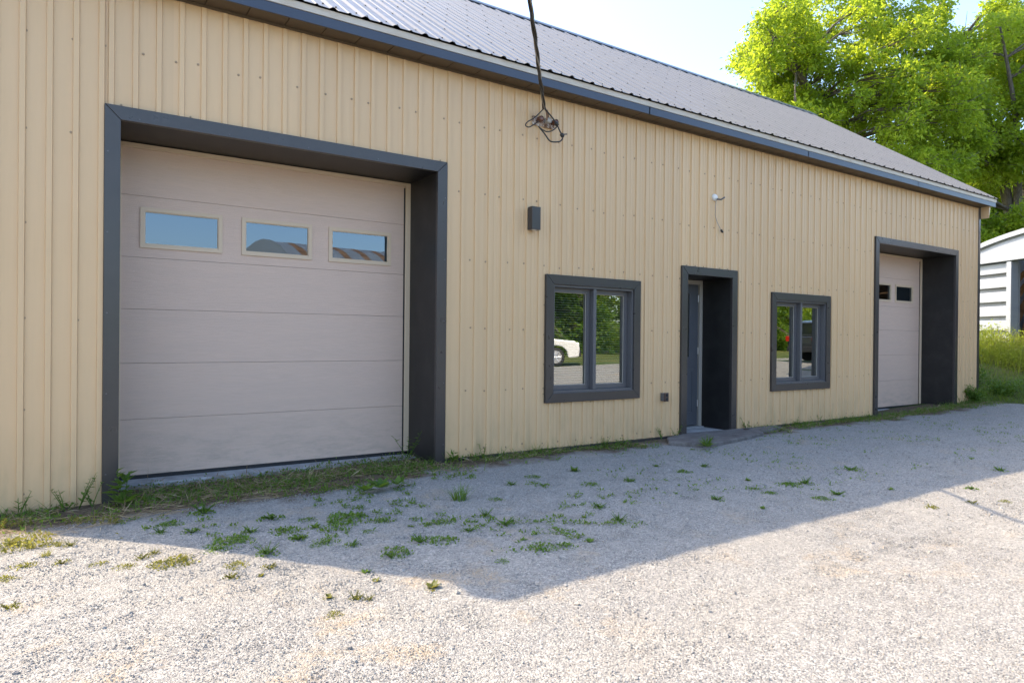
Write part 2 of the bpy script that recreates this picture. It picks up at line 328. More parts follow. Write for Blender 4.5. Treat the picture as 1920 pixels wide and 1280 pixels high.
# loose stones on the drive, by geometry nodes
def stones(name, x0, x1, y0, y1, dens, smin, smax, seed):
    xs = np.arange(x0, x1+.01, .14); ys = np.arange(y0, y1+.01, .14)
    V, Q = grid(xs, ys, lambda x, y: drive_z(x, y)); o = link(name, fast_mesh(name, V, Q), M['stone'])
    g = bpy.data.node_groups.new(name, 'GeometryNodeTree')
    g.interface.new_socket('Geometry', in_out='INPUT', socket_type='NodeSocketGeometry'); g.interface.new_socket('Geometry', in_out='OUTPUT', socket_type='NodeSocketGeometry')
    N = g.nodes.new; L = g.links.new
    gi, go = N('NodeGroupInput'), N('NodeGroupOutput')
    dp = N('GeometryNodeDistributePointsOnFaces'); dp.inputs['Density'].default_value = dens; dp.inputs['Seed'].default_value = seed
    ico = N('GeometryNodeMeshIcoSphere'); ico.inputs['Radius'].default_value = 1; ico.inputs['Subdivisions'].default_value = 2
    nz = N('ShaderNodeTexNoise'); nz.inputs['Scale'].default_value = 1.1; nz.inputs['Detail'].default_value = 2
    sub = N('ShaderNodeVectorMath'); sub.operation = 'SUBTRACT'; sub.inputs[1].default_value = (.5,.5,.5)
    sc = N('ShaderNodeVectorMath'); sc.operation = 'SCALE'; sc.inputs['Scale'].default_value = 2.0
    sp = N('GeometryNodeSetPosition'); sm = N('GeometryNodeSetMaterial'); sm.inputs['Material'].default_value = M['stone']
    L(nz.outputs['Color'], sub.inputs[0]); L(sub.outputs[0], sc.inputs[0]); L(sc.outputs[0], sp.inputs['Offset']); L(ico.outputs[0], sp.inputs['Geometry']); L(sp.outputs[0], sm.inputs[0])
    ip = N('GeometryNodeInstanceOnPoints')
    rr = N('FunctionNodeRandomValue'); rr.data_type = 'FLOAT_VECTOR'; rr.inputs[1].default_value = (6.28,6.28,6.28)
    rs = N('FunctionNodeRandomValue'); rs.data_type = 'FLOAT'; rs.inputs[2].default_value = 0; rs.inputs[3].default_value = 1
    pw = N('ShaderNodeMath'); pw.operation = 'POWER'; pw.inputs[1].default_value = 3.2
    mr = N('ShaderNodeMapRange'); mr.inputs['To Min'].default_value = smin; mr.inputs['To Max'].default_value = smax
    cv = N('ShaderNodeCombineXYZ'); fl = N('ShaderNodeMath'); fl.operation = 'MULTIPLY'; fl.inputs[1].default_value = .75
    L(rs.outputs[1], pw.inputs[0]); L(pw.outputs[0], mr.inputs['Value'])
    L(mr.outputs[0], cv.inputs[0]); L(mr.outputs[0], fl.inputs[0]); L(fl.outputs[0], cv.inputs[1]); L(fl.outputs[0], cv.inputs[2])
    dn = N('ShaderNodeTexNoise'); dn.inputs['Scale'].default_value = 1.3; dn.inputs['Detail'].default_value = 5; dm = N('ShaderNodeMapRange')
    for k_, v_ in (('From Min',.36),('From Max',.62),('To Min',dens*.18),('To Max',dens*1.25)): dm.inputs[k_].default_value = v_
    L(dn.outputs[0], dm.inputs['Value']); L(dm.outputs[0], dp.inputs['Density'])
    L(gi.outputs[0], dp.inputs['Mesh']); L(dp.outputs['Points'], ip.inputs['Points']); L(sm.outputs[0], ip.inputs['Instance'])
    L(rr.outputs[0], ip.inputs['Rotation']); L(cv.outputs[0], ip.inputs['Scale']); L(ip.outputs[0], go.inputs[0])
    md = o.modifiers.new('stones', 'NODES'); md.node_group = g
    return tag(o, 'loose crushed limestone chips scattered over the drive', 'gravel', kind='stuff')
stones('gravel', -1.4, 5.0, -5.4, -.45, 10000, .0016, .0060, 3)
stones('gravel', -1.4, 9.0, -5.4, -.4, 26, .006, .017, 9)
stones('gravel', 5.0, 14.4, -4.2, -.45, 3000, .0025, .0085, 5)

# ------------------------------------------------------------------ the building
B = tag(empty('metal_building', (0,0,0)), 'long tan ribbed steel workshop building with charcoal trim and grey metal roof', 'building')
XL, XR, DEP = -.5, 14.36, 7.14
ZS, ZE, ZR, YE, YR = 3.728, 3.862, 6.489, -.25, 3.571
OPEN = [(.335,3.01,-1,2.79), (4.285,5.545,.565,1.81), (6.335,7.275,-1,2.04), (8.11,9.405,.555,1.80), (10.74,13.44,-1,2.80)]
LINER = [(.37,2.975,-1,2.745), (4.335,5.497,.615,1.765), (6.385,7.228,-1,1.995), (8.16,9.36,.605,1.755), (10.78,13.40,-1,2.755)]
mb = MB(); mb.holed(XL+.05, XR-.05, -.2, ZS-.005, LINER, .012, .05)
wall = mb.build('wall', M['inner'], B)
PITCHR = .1535
def profile(s0, s1, off, minor):
    pts = {round(s0,5): None, round(s1,5): None}; out = []
    k0 = int(math.floor((s0-off)/PITCHR))-1
    for k in range(k0, k0+int((s1-s0)/PITCHR)+4):
        cx = off+k*PITCHR; out += [(cx-.0215,0),(cx-.0163,.0150),(cx+.0163,.0150),(cx+.0215,0)]
        if minor:
            for q in (.056,.0975): out += [(cx+q-.006,0),(cx+q-.0025,.0034),(cx+q+.0025,.0034),(cx+q+.006,0)]
    out.sort(); X = [p[0] for p in out]; H = [p[1] for p in out]
    f = lambda x: float(np.interp(x, X, H)); return [x for x in X if s0 < x < s1], f
def sheet(s0, s1, off, zb, zt, holes, place, parent, minor=True, lift=0., matn='siding', name='siding_sheet'):
    for h in holes:
        if h[0] <= s0 and h[1] >= s1 and h[2] > zb:
            sheet(s0, s1, off, zb, lambda s, h=h: h[2], [], place, parent, minor, lift, matn, name); return sheet(s0, s1, off, h[3], zt, [], place, parent, minor, lift, matn, name)
    X, f = profile(s0, s1, off, minor)
    X = sorted({s0, s1, *X, *[a for h in holes for a in h[:2] if s0 < a < s1]}); mb = MB()
    for a, b in zip(X[:-1], X[1:]):
        m_ = (a+b)/2; iv = [(zb, None)]
        cuts = sorted([(h[2],h[3]) for h in holes if h[0] < m_ < h[1]]); lo = zb; segs = []
        for c0, c1 in cuts:
            if c0 > lo: segs.append((lo, c0))
            lo = max(lo, c1)
        segs.append((lo, None))
        for l, h in segs:
            za, zc = (zt(a), zt(b)) if h is None else (h, h)
            if za <= l and zc <= l: continue
            mb.add([place(a,f(a)+lift,l),place(b,f(b)+lift,l),place(b,f(b)+lift,max(zc,l)),place(a,f(a)+lift,max(za,l))], [(0,1,2,3)])
    return mb.build(name, M[matn], parent)
front = lambda s, h, z: (s, -h, z)
edges = [XL, .262] + [.7825-.0768-.4605+.921*k for k in range(1,16)] + [XR]
edges = [e for e in edges if e <= XR]
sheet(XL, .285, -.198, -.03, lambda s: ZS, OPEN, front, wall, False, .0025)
E2 = [.285]+[.7058+.921*k+.02 for k in range(0,15)]+[XR]
for i, (a, b) in enumerate(zip(E2[:-1], E2[1:])):
    if a >= XR: break
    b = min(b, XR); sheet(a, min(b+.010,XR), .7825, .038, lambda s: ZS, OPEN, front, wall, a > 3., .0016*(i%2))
mb = MB()                                  # screws
rows = [3.257, 2.597, 1.943, 1.287, .672, .10]
def screw(mb, p, nrm, r=.0075, h=.006):
    n_ = Vector(nrm); u = n_.orthogonal().normalized(); v = n_.cross(u); p = Vector(p); k = len(mb.v); N = 6
    for hh, rr in ((0,r*1.35),(h*.35,r*1.35),(h*.4,r),(h,r*.92)):
        for j in range(N): a = j*2*math.pi/N; mb.v.append(tuple(p+n_*hh+(u*math.cos(a)+v*math.sin(a))*rr))
    for i in range(3):
        for j in range(N): mb.f.append((k+i*N+j,k+i*N+(j+1)%N,k+(i+1)*N+(j+1)%N,k+(i+1)*N+j))
    mb.f.append(tuple(k+3*N+j for j in range(N)))
for z in rows:
    x = -.39+random.random()*.05
    while x < XR-.1:
        kk = round((x-.7825)/PITCHR); xx = x
        if abs(x-(.7825+kk*PITCHR)) < .035: xx = .7825+kk*PITCHR-.040
        zz = z+random.uniform(-.012,.012)
        if not any(h[0]-.06 < xx < h[1]+.06 and h[2]-.06 < zz < h[3]+.06 for h in OPEN): screw(mb, (xx,-.001,zz), (0,-1,0))
        x += .229+random.uniform(-.012,.012)
for h in OPEN:                              # screws round the trims
    for zz in ([h[3]+.062] if h[2] < 0 else [h[3]+.062, h[2]-.062]):
        x = h[0]+.05
        while x < h[1]: screw(mb, (x,-.004,zz), (0,-1,0), .006); x += PITCHR*random.choice((1,1,1.5,2))
    for xx in (h[0]-.058, h[1]+.058):
        zz = .3
        while zz < h[3]:
            if zz > h[2]: screw(mb, (xx,-.004,zz), (0,-1,0), .006)
            zz += .31
tag(mb.build('screws', M['screw'], wall), kind='stuff')
for a, b in ((XL,.28),(3.06,6.285),(7.325,10.69),(13.5,XR)): MB().box(a, b, -.026, .01, -.22, .034 if a > 0 else -.034).build('base_trim', M['trim'], wall)
# gable walls and rear wall
def gable_top(y): return ZE+.02+(ZR-ZE)*(1-abs(y-YR)/(YR-YE))-.05
for xw, sg in ((XR,1),(XL,-1)):
    gw = MB().box(xw-.05*(sg>0), xw+.05*(sg<0), .05, DEP-.05, -.2, ZS).build('wall', M['inner'], B)
    y = 0.
    while y < DEP-.01:
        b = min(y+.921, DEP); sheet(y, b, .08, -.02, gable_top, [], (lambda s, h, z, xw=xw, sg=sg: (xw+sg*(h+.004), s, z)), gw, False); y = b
rw = MB().box(XL, XR, DEP-.04, DEP-.01, -.2, ZS).build('wall', M['inner'], B)
x = XL
while x < XR-.01:
    b = min(x+.921*2, XR); sheet(x, b, .7825, -.02, lambda s: ZS, [], (lambda s, h, z: (s, DEP+h, z)), rw, False); x = b
MB().box(XL, XR, .9, DEP, -.25, .0).build('floor_slab', M['concrete'], B)
# corner trim
MB().box(XR-.055, XR+.022, -.028, .0, -.15, ZS).box(XR+.005, XR+.022, .0005, .075, -.15, ZS).build('corner_trim', M['trim'], B, bevel=.002)
MB().box(XL-.022, XL+.055, -.028, .0, -.15, ZS).box(XL-.022, XL-.005, .0005, .075, -.15, ZS).build('corner_trim', M['trim'], B, bevel=.002)
# roof
RX0, RX1 = -.58, 14.55
sl_ = math.hypot(YR-YE, ZR-ZE); dy, dz = (YR-YE)/sl_, (ZR-ZE)/sl_
roof = MB().add([(RX0+.03,YE+.06,ZE-.02),(RX1-.03,YE+.06,ZE-.02),(RX1-.03,YR,ZR-.06),(RX0+.03,YR,ZR-.06),(RX0+.03,2*YR-YE-.06,ZE-.02),(RX1-.03,2*YR-YE-.06,ZE-.02)],
    [(0,1,2,3),(3,2,5,4)]).build('roof', M['soffit'], B)
RP = .2775
def roof_sheet(a, b, back=False, lift=0.):
    xs_ = []; k = math.floor((a-2.983)/RP)-1
    for k in range(k, k+int((b-a)/RP)+4):
        cx = 2.983+k*RP
        xs_ += [(cx-.036,0),(cx-.010,.017),(cx+.010,.017),(cx+.036,0)]
        for q in (.5,): xs_ += [(cx+RP*q-.016,0),(cx+RP*q-.006,.008),(cx+RP*q+.006,.008),(cx+RP*q+.016,0)]
    xs_.sort(); X = [p[0] for p in xs_]; H = [p[1] for p in xs_]
    P = sorted({a,b,*[x for x in X if a < x < b]}); mb = MB(); NS = 6
    for j in range(NS+1):
        t = sl_*j/NS
        for x in P:
            h = float(np.interp(x,X,H))+lift+.003*noise.noise((x*1.3,t*.7,2)) - (.004*noise.noise((x*5,0,9)) if j == 0 else 0)
            y = YE+dy*t-dz*h; z = ZE+dz*t+dy*h
            mb.v.append((x, 2*YR-y if back else y, z))
    n_ = len(P)
    for j in range(NS):
        for i in range(n_-1): q = (j*n_+i, j*n_+i+1, (j+1)*n_+i+1, (j+1)*n_+i); mb.f.append(q[::-1] if back else q)
    o = mb.build('roof_sheet', M['roof'], roof)
    m_ = o.modifiers.new('thick','SOLIDIFY'); m_.thickness = .0022; m_.offset = -1
x = RX0
i = 0
while x < RX1-.01:
    b = min(x+RP*3, RX1); roof_sheet(x, min(b+.012,RX1), lift=.0015*(i%2)); x = b; i += 1
roof_sheet(RX0, RX1, True)
mb = MB(); t = .12
while t < sl_-.1:
    k = -13
    for k in range(-13, 42):
        for q in (.19, -.19):
            x = 2.983+k*RP+q*RP
            if RX0+.05 < x < RX1-.05: screw(mb, (x+random.uniform(-.006,.006), YE+dy*t-dz*.001, ZE+dz*t+dy*.001), (0,-dz,dy), .0065, .008)
    t += .60
tag(mb.build('screws', M['roofscrew'], roof), kind='stuff')
mb = MB(); c0 = .034                        # ridge cap with a hemmed lip on each side
prof = [(YR-.20*dy, ZR-.20*dz+c0-.014),(YR-.20*dy-.002, ZR-.20*dz+c0),(YR-.03, ZR+c0-.012),(YR,ZR+c0+.010),(YR+.03, ZR+c0-.012),(YR+.20*dy+.002, ZR-.20*dz+c0),(YR+.20*dy, ZR-.20*dz+c0-.014)]
nP = len(prof)
x = RX0-.01
capx = [RX0-.01+3.05*k for k in range(5)]+[RX1+.01]
for a, b in zip(capx[:-1], capx[1:]):
    mbc = MB().add([(a,y,z) for y,z in prof]+[(b+.02,y,z) for y,z in prof], [(i,i+nP,i+1+nP,i+1) for i in range(nP-1)])
    mbc.build('ridge_cap', M['fascia'], roof)
mb = MB()
for k in range(-13,42):                     # foam closures between the ribs under the cap
    x = 2.983+k*RP
    if RX0 < x and x+RP < RX1: mb.add([(x+.034,YR-.185*dy-dz*.003,ZR-.185*dz+dy*.003),(x+RP-.034,YR-.185*dy-dz*.003,ZR-.185*dz+dy*.003),(x+RP-.034,YR-.185*dy-dz*.026,ZR-.185*dz+dy*.026),(x+.034,YR-.185*dy-dz*.026,ZR-.185*dz+dy*.026)],[(0,1,2,3)])
tag(mb.build('closure_strip', M['seal'], roof), kind='stuff')
# eave: soffit panels, fascia, drip edge
sof = MB().box(RX0+.01, RX1-.01, -.188, .0, ZS+.012, ZS+.03).build('soffit', M['soffit'], B)
x = RX0+.02
while x < XR-.02:
    b = min(x+.30, XR); MB().box(x+.003, b-.003, -.186, -.004, ZS, ZS+.011).build('soffit_panel', M['soffit'], sof, bevel=.003); x = b
MB().box(XL, XR, -.022, -.0145, ZS-.022, ZS-.002).build('soffit_channel', M['soffit'], B)
fxs = [RX0]+[RX0+3.05*k for k in range(1,5)]+[RX1]
for a, b in zip(fxs[:-1], fxs[1:]):
    MB().box(a, b+.02*(b<RX1), -.205-.001*(a>RX0), -.19, ZS-.006, 3.803).build('fascia', M['fascia'], B, bevel=.002)
    MB().add([(a,-.212,3.806),(b,-.212,3.806),(b,-.222,ZE-.004),(a,-.222,ZE-.004),(a,-.19,3.806),(b,-.19,3.806),(b,-.19,ZE-.004),(a,-.19,ZE-.004)],[(0,1,2,3),(7,6,5,4),(0,4,5,1),(3,2,6,7),(1,5,6,2),(0,3,7,4)]).build('drip_edge', M['drip'], B)
for xa, xb in ((RX0,RX0+.02),(RX1-.02,RX1)):  # rake boards
    pr = [(-.205,3.73),(YR,ZR-.135),(2*YR+.205,3.73),(2*YR+.205,3.855),(YR,ZR-.01),(-.205,3.855)]
    MB().add([(xa,y,z) for y,z in pr]+[(xb,y,z) for y,z in pr],[(5,4,1,0),(4,3,2,1),(6,7,10,11),(7,8,9,10)]+[(i,(i+1)%6,(i+1)%6+6,i+6) for i in range(6)]).build('rake_board', M['drip'], B)
# boxed return under the right end of the eave
MB().add([(XR+.025,-.16,ZS-.003),(RX1-.10,-.16,ZS-.003),(XR+.025,-.16,ZS-.22),(XR+.025,.05,ZS-.003),(RX1-.10,.05,ZS-.003),(XR+.025,.05,ZS-.22)],[(0,2,1),(3,4,5),(1,2,5,4),(0,3,5,2),(0,1,4,3)]).build('eave_return', M['siding'], B)

# ---- trims round openings
def trim_frame(parent, x0, x1, z0, z1, w, y0=-.034, y1=.004, bottom=True):
    g = .0012
    MB().prism([(x0,z0),(x0+w,z0+(w if bottom else 0)),(x0+w,z1-w-g),(x0,z1-g)], y0, y1).build('trim_board', M['trim'], parent, bevel=.003)
    MB().prism([(x1,z0),(x1,z1-g),(x1-w,z1-w-g),(x1-w,z0+(w if bottom else 0))], y0, y1).build('trim_board', M['trim'], parent, bevel=.003)
    MB().prism([(x0+g,z1),(x0+w+g,z1-w),(x1-w-g,z1-w),(x1-g,z1)], y0-.0015, y1).build('trim_board', M['trim'], parent, bevel=.003)
    if bottom: MB().prism([(x0+g,z0),(x1-g,z0),(x1-w-g,z0+w-g),(x0+w+g,z0+w-g)], y0-.0015, y1).build('trim_board', M['trim'], parent, bevel=.003)
def trim_screws(parent, x0, x1, z0, z1, w, bottom):
    mb = MB(); y = -.036; x = x0+.22
    while x < x1-.1: screw(mb, (x,y,z1-w*.78), (0,-1,0), .0045, .004); x += .62
    z = z0+.3
    while z < z1-.15:
        for xx in (x0+w*.22, x1-w*.22): screw(mb, (xx,y+.002,z), (0,-1,0), .0045, .004)
        z += .58
    tag(mb.build('screws', M['vinyl'], parent), kind='stuff')
def surround(x0, x1, z1, w, depth, zb):
    a, b, t = x0+w-.0015, x1-w+.0015, z1-w+.0015
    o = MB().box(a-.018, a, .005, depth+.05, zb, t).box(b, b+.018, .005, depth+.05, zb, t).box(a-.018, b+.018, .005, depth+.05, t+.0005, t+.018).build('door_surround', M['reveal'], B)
    trim_frame(o, x0, x1, zb, z1, w, bottom=False); trim_screws(o, x0, x1, zb, z1, w, False); return o
def garage_door(x0, x1, y, z0, secs, wins, name='garage_door'):
    # frame of stop moulding round the slab
    d = MB().box(x0, x0+.055, y-.022, y+.03, z0, secs[-1]).box(x1-.055, x1, y-.022, y+.03, z0, secs[-1]).box(x0+.0555, x1-.0555, y-.022, y+.03, secs[-1]-.038, secs[-1]).build(name, M['doorframe'], B, bevel=.004)
    MB().box(x1-.068, x1-.0555, y-.006, y+.02, z0, secs[-1]-.05).build('weather_strip', M['seal'], d)
    for i, (a, b) in enumerate(zip(secs[:-1], secs[1:])):
        hs = [(p+.028, q-.028, r+.028, s-.028) for p,q,r,s in wins if a < r < b]
        MB().holed(x0+.03, x1-.03, a+.0013, b-.0013, hs, y, y+.045).build('door_section', M['door'], d, bevel=.0022 if not hs else 0)
    MB().box(x0+.03, x1-.03, y-.004, y+.04, z0-.03, secs[0]).build('bottom_seal', M['seal'], d)
    for p, q, r, s in wins:
        MB().holed(p, q, r, s, [(p+.030,q-.030,r+.030,s-.030)], y-.012, y+.0).build('window_frame', M['doorframe'], d, bevel=.004)
        MB().holed(p+.02, q-.02, r+.02, s-.02, [(p+.038,q-.038,r+.038,s-.038)], y-.004, y+.02).build('window_bead', M['doorframe'], d)
        MB().box(p+.03, q-.03, y+.022, y+.027, r+.03, s-.03)
        MB().add([(p+.029,y+.006,r+.029),(q-.029,y+.006,r+.029),(q-.029,y+.006,s-.029),(p+.029,y+.006,s-.029)],[(0,1,2,3)]).build('pane', M['doorglass'], d)
    return d
surround(.281, 3.058, 2.838, .101, .578, -.12)
SEC = [.045,.50,.955,1.395,1.815,2.315,2.733]
garage_door(.376, 2.963, .578, .045, SEC, [(.564,1.19,1.895,2.224),(1.349,1.968,1.895,2.222),(2.127,2.757,1.893,2.219)])
surround(10.69, 13.495, 2.85, .101, .56, -.12)
garage_door(10.785, 13.40, .56, .045, [.045]+[z+.006 for z in SEC[1:]], [(10.91,11.54,1.90,2.23),(11.69,12.32,1.90,2.23),(12.455,13.09,1.90,2.225)])
MB().box(.40, 2.955, .36, .75, -.25, .014).build('door_sill', M['concrete'], B, bevel=.01)
MB().box(10.81, 13.39, .36, .75, -.25, .014).build('door_sill', M['concrete'], B, bevel=.01)
# ---- windows
def window(x0, x1, z0, z1, blind):
    w = .101; a, b, c, d = x0+w, x1-w, z0+w, z1-w
    u = MB().holed(a-.012, b+.012, c-.012, d+.012, [(a+.022,b-.022,c+.022,d-.022)], -.012, .115).build('window', M['vinyl'], B, bevel=.003)
    trim_frame(u, x0, x1, z0, z1, w)
    mx = (a+b)/2+.012
    MB().box(mx-.021, mx+.021, -.004, .112, c+.0225, d-.0225).build('mullion', M['vinyl'], u, bevel=.003)
    for p, q in ((a+.024, mx-.023), (mx+.023, b-.024)):
        MB().holed(p, q, c+.024, d-.024, [(p+.047,q-.047,c+.072,d-.072)], .058, .098).build('sash', M['vinyl'], u, bevel=.004)
        MB().holed(p+.040, q-.040, c+.066, d-.066, [(p+.052,q-.052,c+.077,d-.077)], .070, .080).build('glazing_bead', M['jamb'], u)
        MB().add([(p+.046,.086,c+.071),(q-.046,.086,c+.071),(q-.046,.086,d-.071),(p+.046,.086,d-.071)],[(0,1,2,3)]).build('pane', M['glass'], u)
        if blind:
            mb = MB(); z = d-.075
            while z > c+.10:
                mb.add([(p+.055,.118,z),(q-.055,.118,z),(q-.055,.140,z+.007),(p+.055,.140,z+.007),(p+.055,.118,z-.003),(q-.055,.118,z-.003),(q-.055,.140,z+.004),(p+.055,.140,z+.004)],[(0,1,2,3),(7,6,5,4),(0,4,5,1)]); z -= .0262
            tag(mb.build('blind', M['blind'], u), kind='stuff')
    return u
window(4.236, 5.594, .514, 1.861, True)
window(8.061, 9.456, .502, 1.852, False)
# ---- entry door
surround(6.285, 7.325, 2.09, .101, .465, -.12)
ed = MB().box(6.385,6.43,.45,.53,.03,1.985).box(7.165,7.222,.45,.53,.03,1.985).box(6.4305,7.1645,.45,.53,1.93,1.985).build('entry_door', M['jamb'], B, bevel=.004)
MB().holed(6.435, 7.16, .055, 1.925, [(6.60,7.0,.95,1.82)], .478, .52).build('door_slab', M['entry'], ed, bevel=.003)
MB().holed(6.575, 7.02, .925, 1.845, [(6.615,6.98,.965,1.805)], .466, .479).build('lite_frame', M['entry'], ed, bevel=.005)
MB().add([(6.61,.472,.96),(6.985,.472,.96),(6.985,.472,1.81),(6.61,.472,1.81)],[(0,1,2,3)]).build('pane', M['glass'], ed)
for p, q in ((6.52,6.77),(6.83,7.08)): MB().holed(p, q, .20, .80, [(p+.03,q-.03,.23,.77)], .470, .479).build('raised_panel', M['entry'], ed, bevel=.004)
MB().box(6.40, 7.21, .40, .53, .0, .04).build('threshold', M['concrete'], ed)
for z in (.3, 1.0, 1.7): MB().lathe((7.158,.472,z), [(.007,0),(.007,.09)], 8).build('hinge', M['chrome'], ed)
MB().lathe((6.49,.476,.95), [(.03,0),(.03,-.008),(.012,-.01),(.012,-.035),(.027,-.042),(.03,-.06),(.02,-.07)], 16, 'y').build('door_knob', M['chrome'], ed, True)

# ------------------------------------------------------------------ things on the wall
t = tag(empty('wall_light', (4.045,0,2.41)), 'black rectangular wall light on the tan siding above the left of the blind-hung window', 'light')
MB().box(-.045,.045,-.03,-.003,-.105,.105).build('back_plate', M['trim'], t, bevel=.004)
MB().holed(-.053,.053,-.116,.116,[],-.105,-.0305).build('housing', M['trim'], t, bevel=.006)
for z in (-.1185,.1165): MB().lathe((0,-.066,z), [(.028,0),(.028,.002)], 16).build('lens', M['clearlens'], t)
t = tag(empty('outlet_box', (5.99,0,.511)), 'small weatherproof electrical outlet box on the siding between window and entry door', 'outlet')
MB().box(-.031,.031,-.06,-.002,-.048,.048).build('box', M['vinyl'], t, bevel=.006)
MB().box(-.034,.034,-.075,-.061,-.052,.052).build('cover', M['outlet'], t, bevel=.004)
for z in (-.024,.024): MB().lathe((0,-.075,z), [(.017,0),(.017,-.006),(.012,-.007)], 14, 'y').build('socket_cap', M['seal'], t)
t = tag(empty('wire_stub', (6.88,0,2.985)), 'bare white wall cap with a thin wire dangling above the entry door', 'wire')
MB().lathe((0,-.002,0), [(.045,0),(.045,-.012),(.034,-.03),(.012,-.036)], 18, 'y').build('cap', M['plaster'], t, True)
MB().tube([(.02,-.03,-.02),(.05,-.07,-.03),(.085,-.10,.0)], .010, 8).build('bracket_arm', M['vinyl'], t, True)
MB().tube([(.0,-.035,-.01),(-.03,-.06,-.06),(-.045,-.06,-.14),(-.035,-.05,-.23),(.01,-.045,-.31),(.07,-.04,-.375),(.10,-.04,-.405)], .0045, 6).build('wire', M['jamb'], t, True)
MB().tube([(.095,-.04,-.40),(.125,-.04,-.43)], .014, 8).build('connector', M['cable'], t)

# service cable and its bracket
t = tag(empty('cable_bracket', (4.2,0,3.43)), 'rust streaked white bracket fixed under the eave holding the overhead cable', 'bracket')
o = on_y(993,218,-.05); p_ = on_y(1035,246,-.05)
MB().box(-.15,.13,-.022,-.003,-.05,.045).build('plate', M['rustywhite'], t, bevel=.004)
for x in (-.10, .0, .09):
    MB().lathe((x,-.022,0), [(.014,0),(.014,-.03),(.030,-.035),(.030,-.055),(.020,-.06),(.030,-.066),(.028,-.085),(.010,-.09)], 14, 'y').build('insulator', M['porcelain' if x else 'jamb'], t, True)
MB().tube([(.02,-.05,.03),(.0,-.08,.06),(-.03,-.10,.10)], .009, 8).build('hook', M['rust'], t, True)
A = Vector((4.118,-.12,3.53)); dirc = Vector((-1.31,-1.585,.09)).normalized()
def cab(s): return A + dirc*s + Vector((0,0,.0015*s*s+.004*s))
t = tag(empty('overhead_cable', A), 'twisted black overhead service cable dropping to the bracket under the eave', 'cable')
def strand(ph, r, rad, mt, s1=26):
    pts = []
    s = 0.
    while s < s1:
        c_ = cab(s); side = dirc.cross(Vector((0,0,1))).normalized(); up = side.cross(dirc)
        a = s*6.2+ph; pts.append(c_-A+side*math.cos(a)*r+up*math.sin(a)*r); s += .10 if s < 6 else .4
    MB().tube(pts, rad, 7).build('strand', mt, t, True)
strand(0, .011, .0095, M['cable']); strand(2.1, .011, .0095, M['cable']); strand(4.2, .010, .007, M['cablegrey'])
def pxl(pts, Y): return [on_y(940+.2189*x, .2189*y, Y+.0*i)-A for i, (x, y) in enumerate(pts)]
def spline(P, k=5):
    out = []
    for i in range(len(P)-1):
        p0,p1,p2,p3 = P[max(i-1,0)],P[i],P[i+1],P[min(i+2,len(P)-1)]
        for j in range(k):
            u = j/k; out.append(.5*((2*p1)+(p2-p0)*u+(2*p0-5*p1+4*p2-p3)*u*u+(3*p1-p0-3*p2+p3)*u**3))
    return out+[P[-1]]
MB().tube(spline(pxl([(365,930),(290,1005),(225,1045),(208,1075),(235,1090),(275,1070),(320,1040)],-.11)), .0062, 7).build('loop', M['cable'], t, True)
MB().tube(spline(pxl([(368,905),(385,945),(430,1000),(470,1055),(495,1110),(520,1160),(524,1188),(495,1214),(420,1210),(370,1145),(318,1083)],-.13)), .0075, 7).build('loop', M['cable'], t, True)
MB().tube(spline(pxl([(478,1085),(440,1118),(385,1128),(330,1095)],-.10)), .0062, 7).build('loop', M['cable'], t, True)
MB().tube(spline(pxl([(372,915),(388,970),(392,1030)],-.10)), .0085, 7).build('guy_hook', M['rust'], t, True)
for q in ((474,1062),(522,1158)):
    v0, v1 = pxl([(q[0]-10,q[1]-16),(q[0]+10,q[1]+18)],-.13); MB().tube([v0,v0.lerp(v1,.2),v0.lerp(v1,.8),v1], [.010,.021,.021,.010], 9).build('splice', M['cable'], t, True)
v0, v1 = pxl([(522,1152),(562,1150)],-.13); MB().tube([v0,v1], .006, 7).build('splice_tail', M['cable'], t)

# flagstone at the entry
mb = MB(); pl = [(5.72,-.36),(5.86,-.58),(6.05,-.71),(6.55,-.63),(7.0,-.53),(7.33,-.44),(7.46,-.28),(7.40,-.05),(6.42,.02),(6.30,-.03),(5.95,-.12)]
o = MB().slab(pl, -.05, .050).build('entry_step', M['flag'], bevel=.012); tag(o, 'flat weathered grey flagstone slab set before the entry door', 'step')
o = MB().slab([(7.30,-.16),(7.62,-.30),(8.0,-.22),(8.05,-.08),(7.42,-.035)], -.05, .05).build('paving_stone', M['flag'], bevel=.01); tag(o, 'small dark flat stone half buried beside the entry slab', 'stone')
o = MB().slab([(6.405,.02),(7.21,.02),(7.21,.40),(6.405,.40)], -.05, .03).build('entry_sill', M['concrete'], B, bevel=.008)

